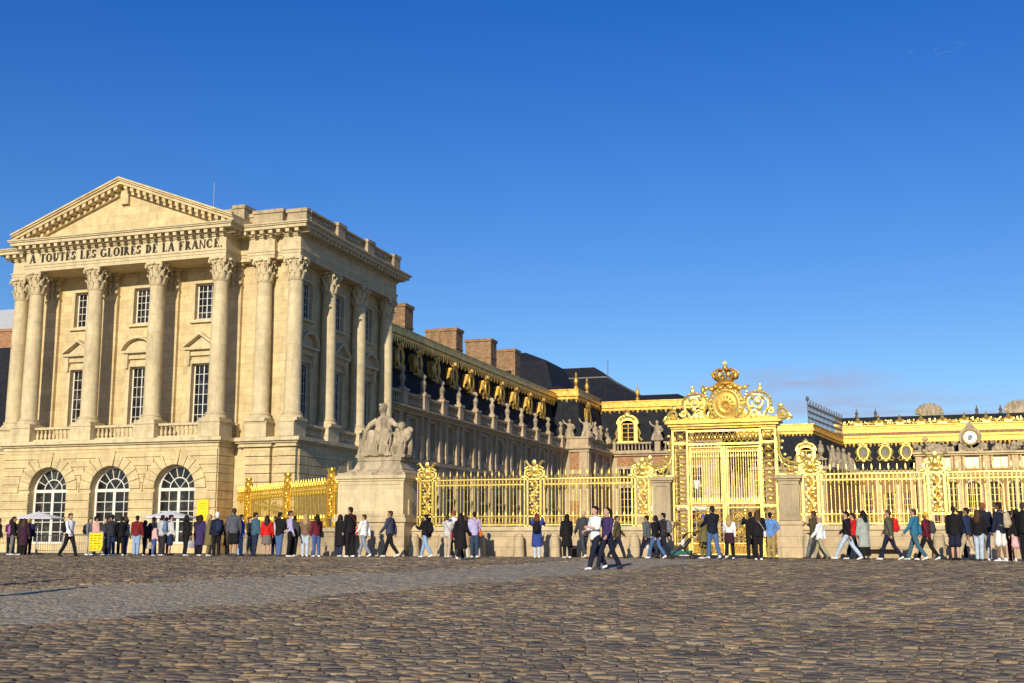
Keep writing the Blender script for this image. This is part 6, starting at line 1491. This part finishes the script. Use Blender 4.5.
# ------------------------------------------------------------------ parasols, barriers, signs, pushchair
for x, y, lab in ((-40.9, 49.0, 'flat pale parasol over the queue at the first arched window'), (-33.3, 49.0, 'flat pale parasol over the queue at the third arched window')):
    t = thing('parasol', lab, 'parasol', (x, y, 0), 'pale parasols above the queue')
    b = MB(); n = 8
    r = [(x+1.28*math.cos(TAU*k/n+.4), y+1.28*math.sin(TAU*k/n+.4), 1.78) for k in range(n)]; q = [(a, c, z-.05) for a, c, z in r]; top = (x, y, 2.1)
    for k in range(n): b.add([r[k], r[(k+1) % n], top], [(0, 1, 2)]); b.add([q[k], q[(k+1) % n], (x, y, 2.04)], [(2, 1, 0)]); b.add([q[k], q[(k+1) % n], r[(k+1) % n], r[k]], [(0, 1, 2, 3)])
    b.build('canopy', 'white', t, smooth=20); b = MB(); b.tube([(x, y, .06), (x, y, 2.14)], .025, 8)
    b.build('pole', 'steel', t); MB().lathe(x, y, [(.3, 0), (.3, .06), (.06, .09), (.05, .25)], 14).build('base', 'black', t)
    b = MB()
    for k in range(n): b.tube([(x, y, 2.0), (r[k][0], r[k][1], 1.745)], .01, 4)
    b.build('rib', 'steel', t)
for i, (x0, x1) in enumerate(((-38.6, -37.15), (-37.1, -35.65), (-35.55, -34.3))):
    t = thing('crowd_barrier', ['steel crowd barrier under the first parasol', 'steel crowd barrier just right of the first parasol', 'steel crowd barrier nearest the yellow easel sign'][i], 'barrier', ((x0+x1)/2, 46.2, 0), 'steel crowd barriers')
    b = MB(); b.tube([(x0, 46.2, 0), (x0, 46.2, .92), (x1, 46.2, .92), (x1, 46.2, 0)], .021, 6); b.tube([(x0, 46.2, .2), (x1, 46.2, .2)], .018, 6); b.build('frame', 'steel', t)
    b = MB()
    for k in range(1, 11): b.tube([(x0+(x1-x0)*k/11, 46.2, .2), (x0+(x1-x0)*k/11, 46.2, .92)], .009, 5)
    b.build('bars', 'steel', t)
    for x in (x0+.1, x1-.1): b = MB(); b.tube([(x, 45.9, .015), (x, 46.2, .12), (x, 46.5, .015)], .018, 6); b.build('foot', 'steel', t)
t = thing('easel_sign', 'yellow notice board with rows of dark lines on a grey stand in the queue', 'sign', (-33.5, 43.9, 0))
MB().box(-33.88, -33.12, 43.88, 43.92, .2, 1.05).build('frame', 'steel', t, smooth=0); MB().box(-33.84, -33.16, 43.865, 43.88, .24, 1.01).build('panel', 'yellow', t, smooth=0)
b = MB()
for k in range(6):
    for c in range(3): b.box(-33.79+c*.205, -33.79+c*.205+.16-.03*((k+c) % 3), 43.858, 43.863, .30+k*.115, .335+k*.115)
b.build('printed_lines', cloth((.2, .12, .01)), t, smooth=0)
for x in (-33.78, -33.22): MB().tube([(x, 43.75, 0), (x, 43.95, .3), (x, 44.25, 0)], .02, 5).build('leg', 'steel', t)
t = thing('wall_sign', 'tall narrow yellow panel on the pavilion wall right of the third arch', 'sign', (-35.6, 55.5, 1.05))
MB().box(-35.98, -35.3, 55.48, 55.56, 1.05, 2.85).build('panel', 'yellow', t, smooth=0)
b = MB()
for z, w_ in ((2.62, .4), (2.5, .5), (2.36, .34), (2.0, .5), (1.9, .44)): b.box(-35.64-w_/2, -35.64+w_/2, 55.472, 55.478, z, z+.035)
b.build('printed_lines', cloth((.62, .36, .02)), t, smooth=0)

t = thing('pushchair', 'dark pushchair with teal basket before the gilded gate', 'pushchair', (-7.6, 43.2, 0)); py = 43.2
b = MB()
for yy in (py-.24, py+.24):
    b.tube([(-7.98, yy, .12), (-7.5, yy, .5), (-7.05, yy, .98), (-6.9, yy, 1.02)], .018, 6); b.tube([(-7.15, yy, .12), (-7.6, yy, .45)], .018, 6); b.tube([(-7.98, yy, .12), (-7.15, yy, .12)], .014, 5)
b.tube([(-6.9, py-.24, 1.02), (-6.9, py+.24, 1.02)], .024, 6); b.build('frame', 'black', t)
b = MB(); b.prism([(-7.85, .36), (-7.5, .34), (-7.22, .72), (-7.28, .76), (-7.52, .42), (-7.85, .43)], py-.21, py+.21); b.build('seat', 'black', t, smooth=0)
b = MB(); b.prism([(-7.95, .16), (-7.25, .16), (-7.2, .32), (-7.95, .32)], py-.2, py+.2); b.build('basket', cloth((.03, .12, .12)), t, smooth=0)
b = MB(); n = 8
b.prism([(-7.24+.34*math.cos(R(55+95*k/n)), .62+.36*math.sin(R(55+95*k/n))) for k in range(n+1)]+[(-7.24+.31*math.cos(R(55+95*(n-k)/n)), .62+.33*math.sin(R(55+95*(n-k)/n))) for k in range(n+1)], py-.22, py+.22); b.build('hood', 'black', t, smooth=0)
for xx in (-7.98, -7.15):
    for yy in (py-.25, py+.25):
        b = MB(); b.tube([(xx+.095*math.cos(TAU*k/14), yy, .115+.095*math.sin(TAU*k/14)) for k in range(15)], .02, 6); b.tube([(xx, yy-.02, .115), (xx, yy+.02, .115)], .03, 8)
        for k in range(5): b.tube([(xx, yy, .115), (xx+.09*math.cos(TAU*k/5), yy, .115+.09*math.sin(TAU*k/5))], .008, 4)
        b.build('wheel', 'black', t)
person(-7.52, 43.2, .82, 90, 'sit', ('hoodie', 'white'), ('trousers', 'dgrey'), ('beanie', 'red'), 'small child in red hat and white top seated in the pushchair', .20)
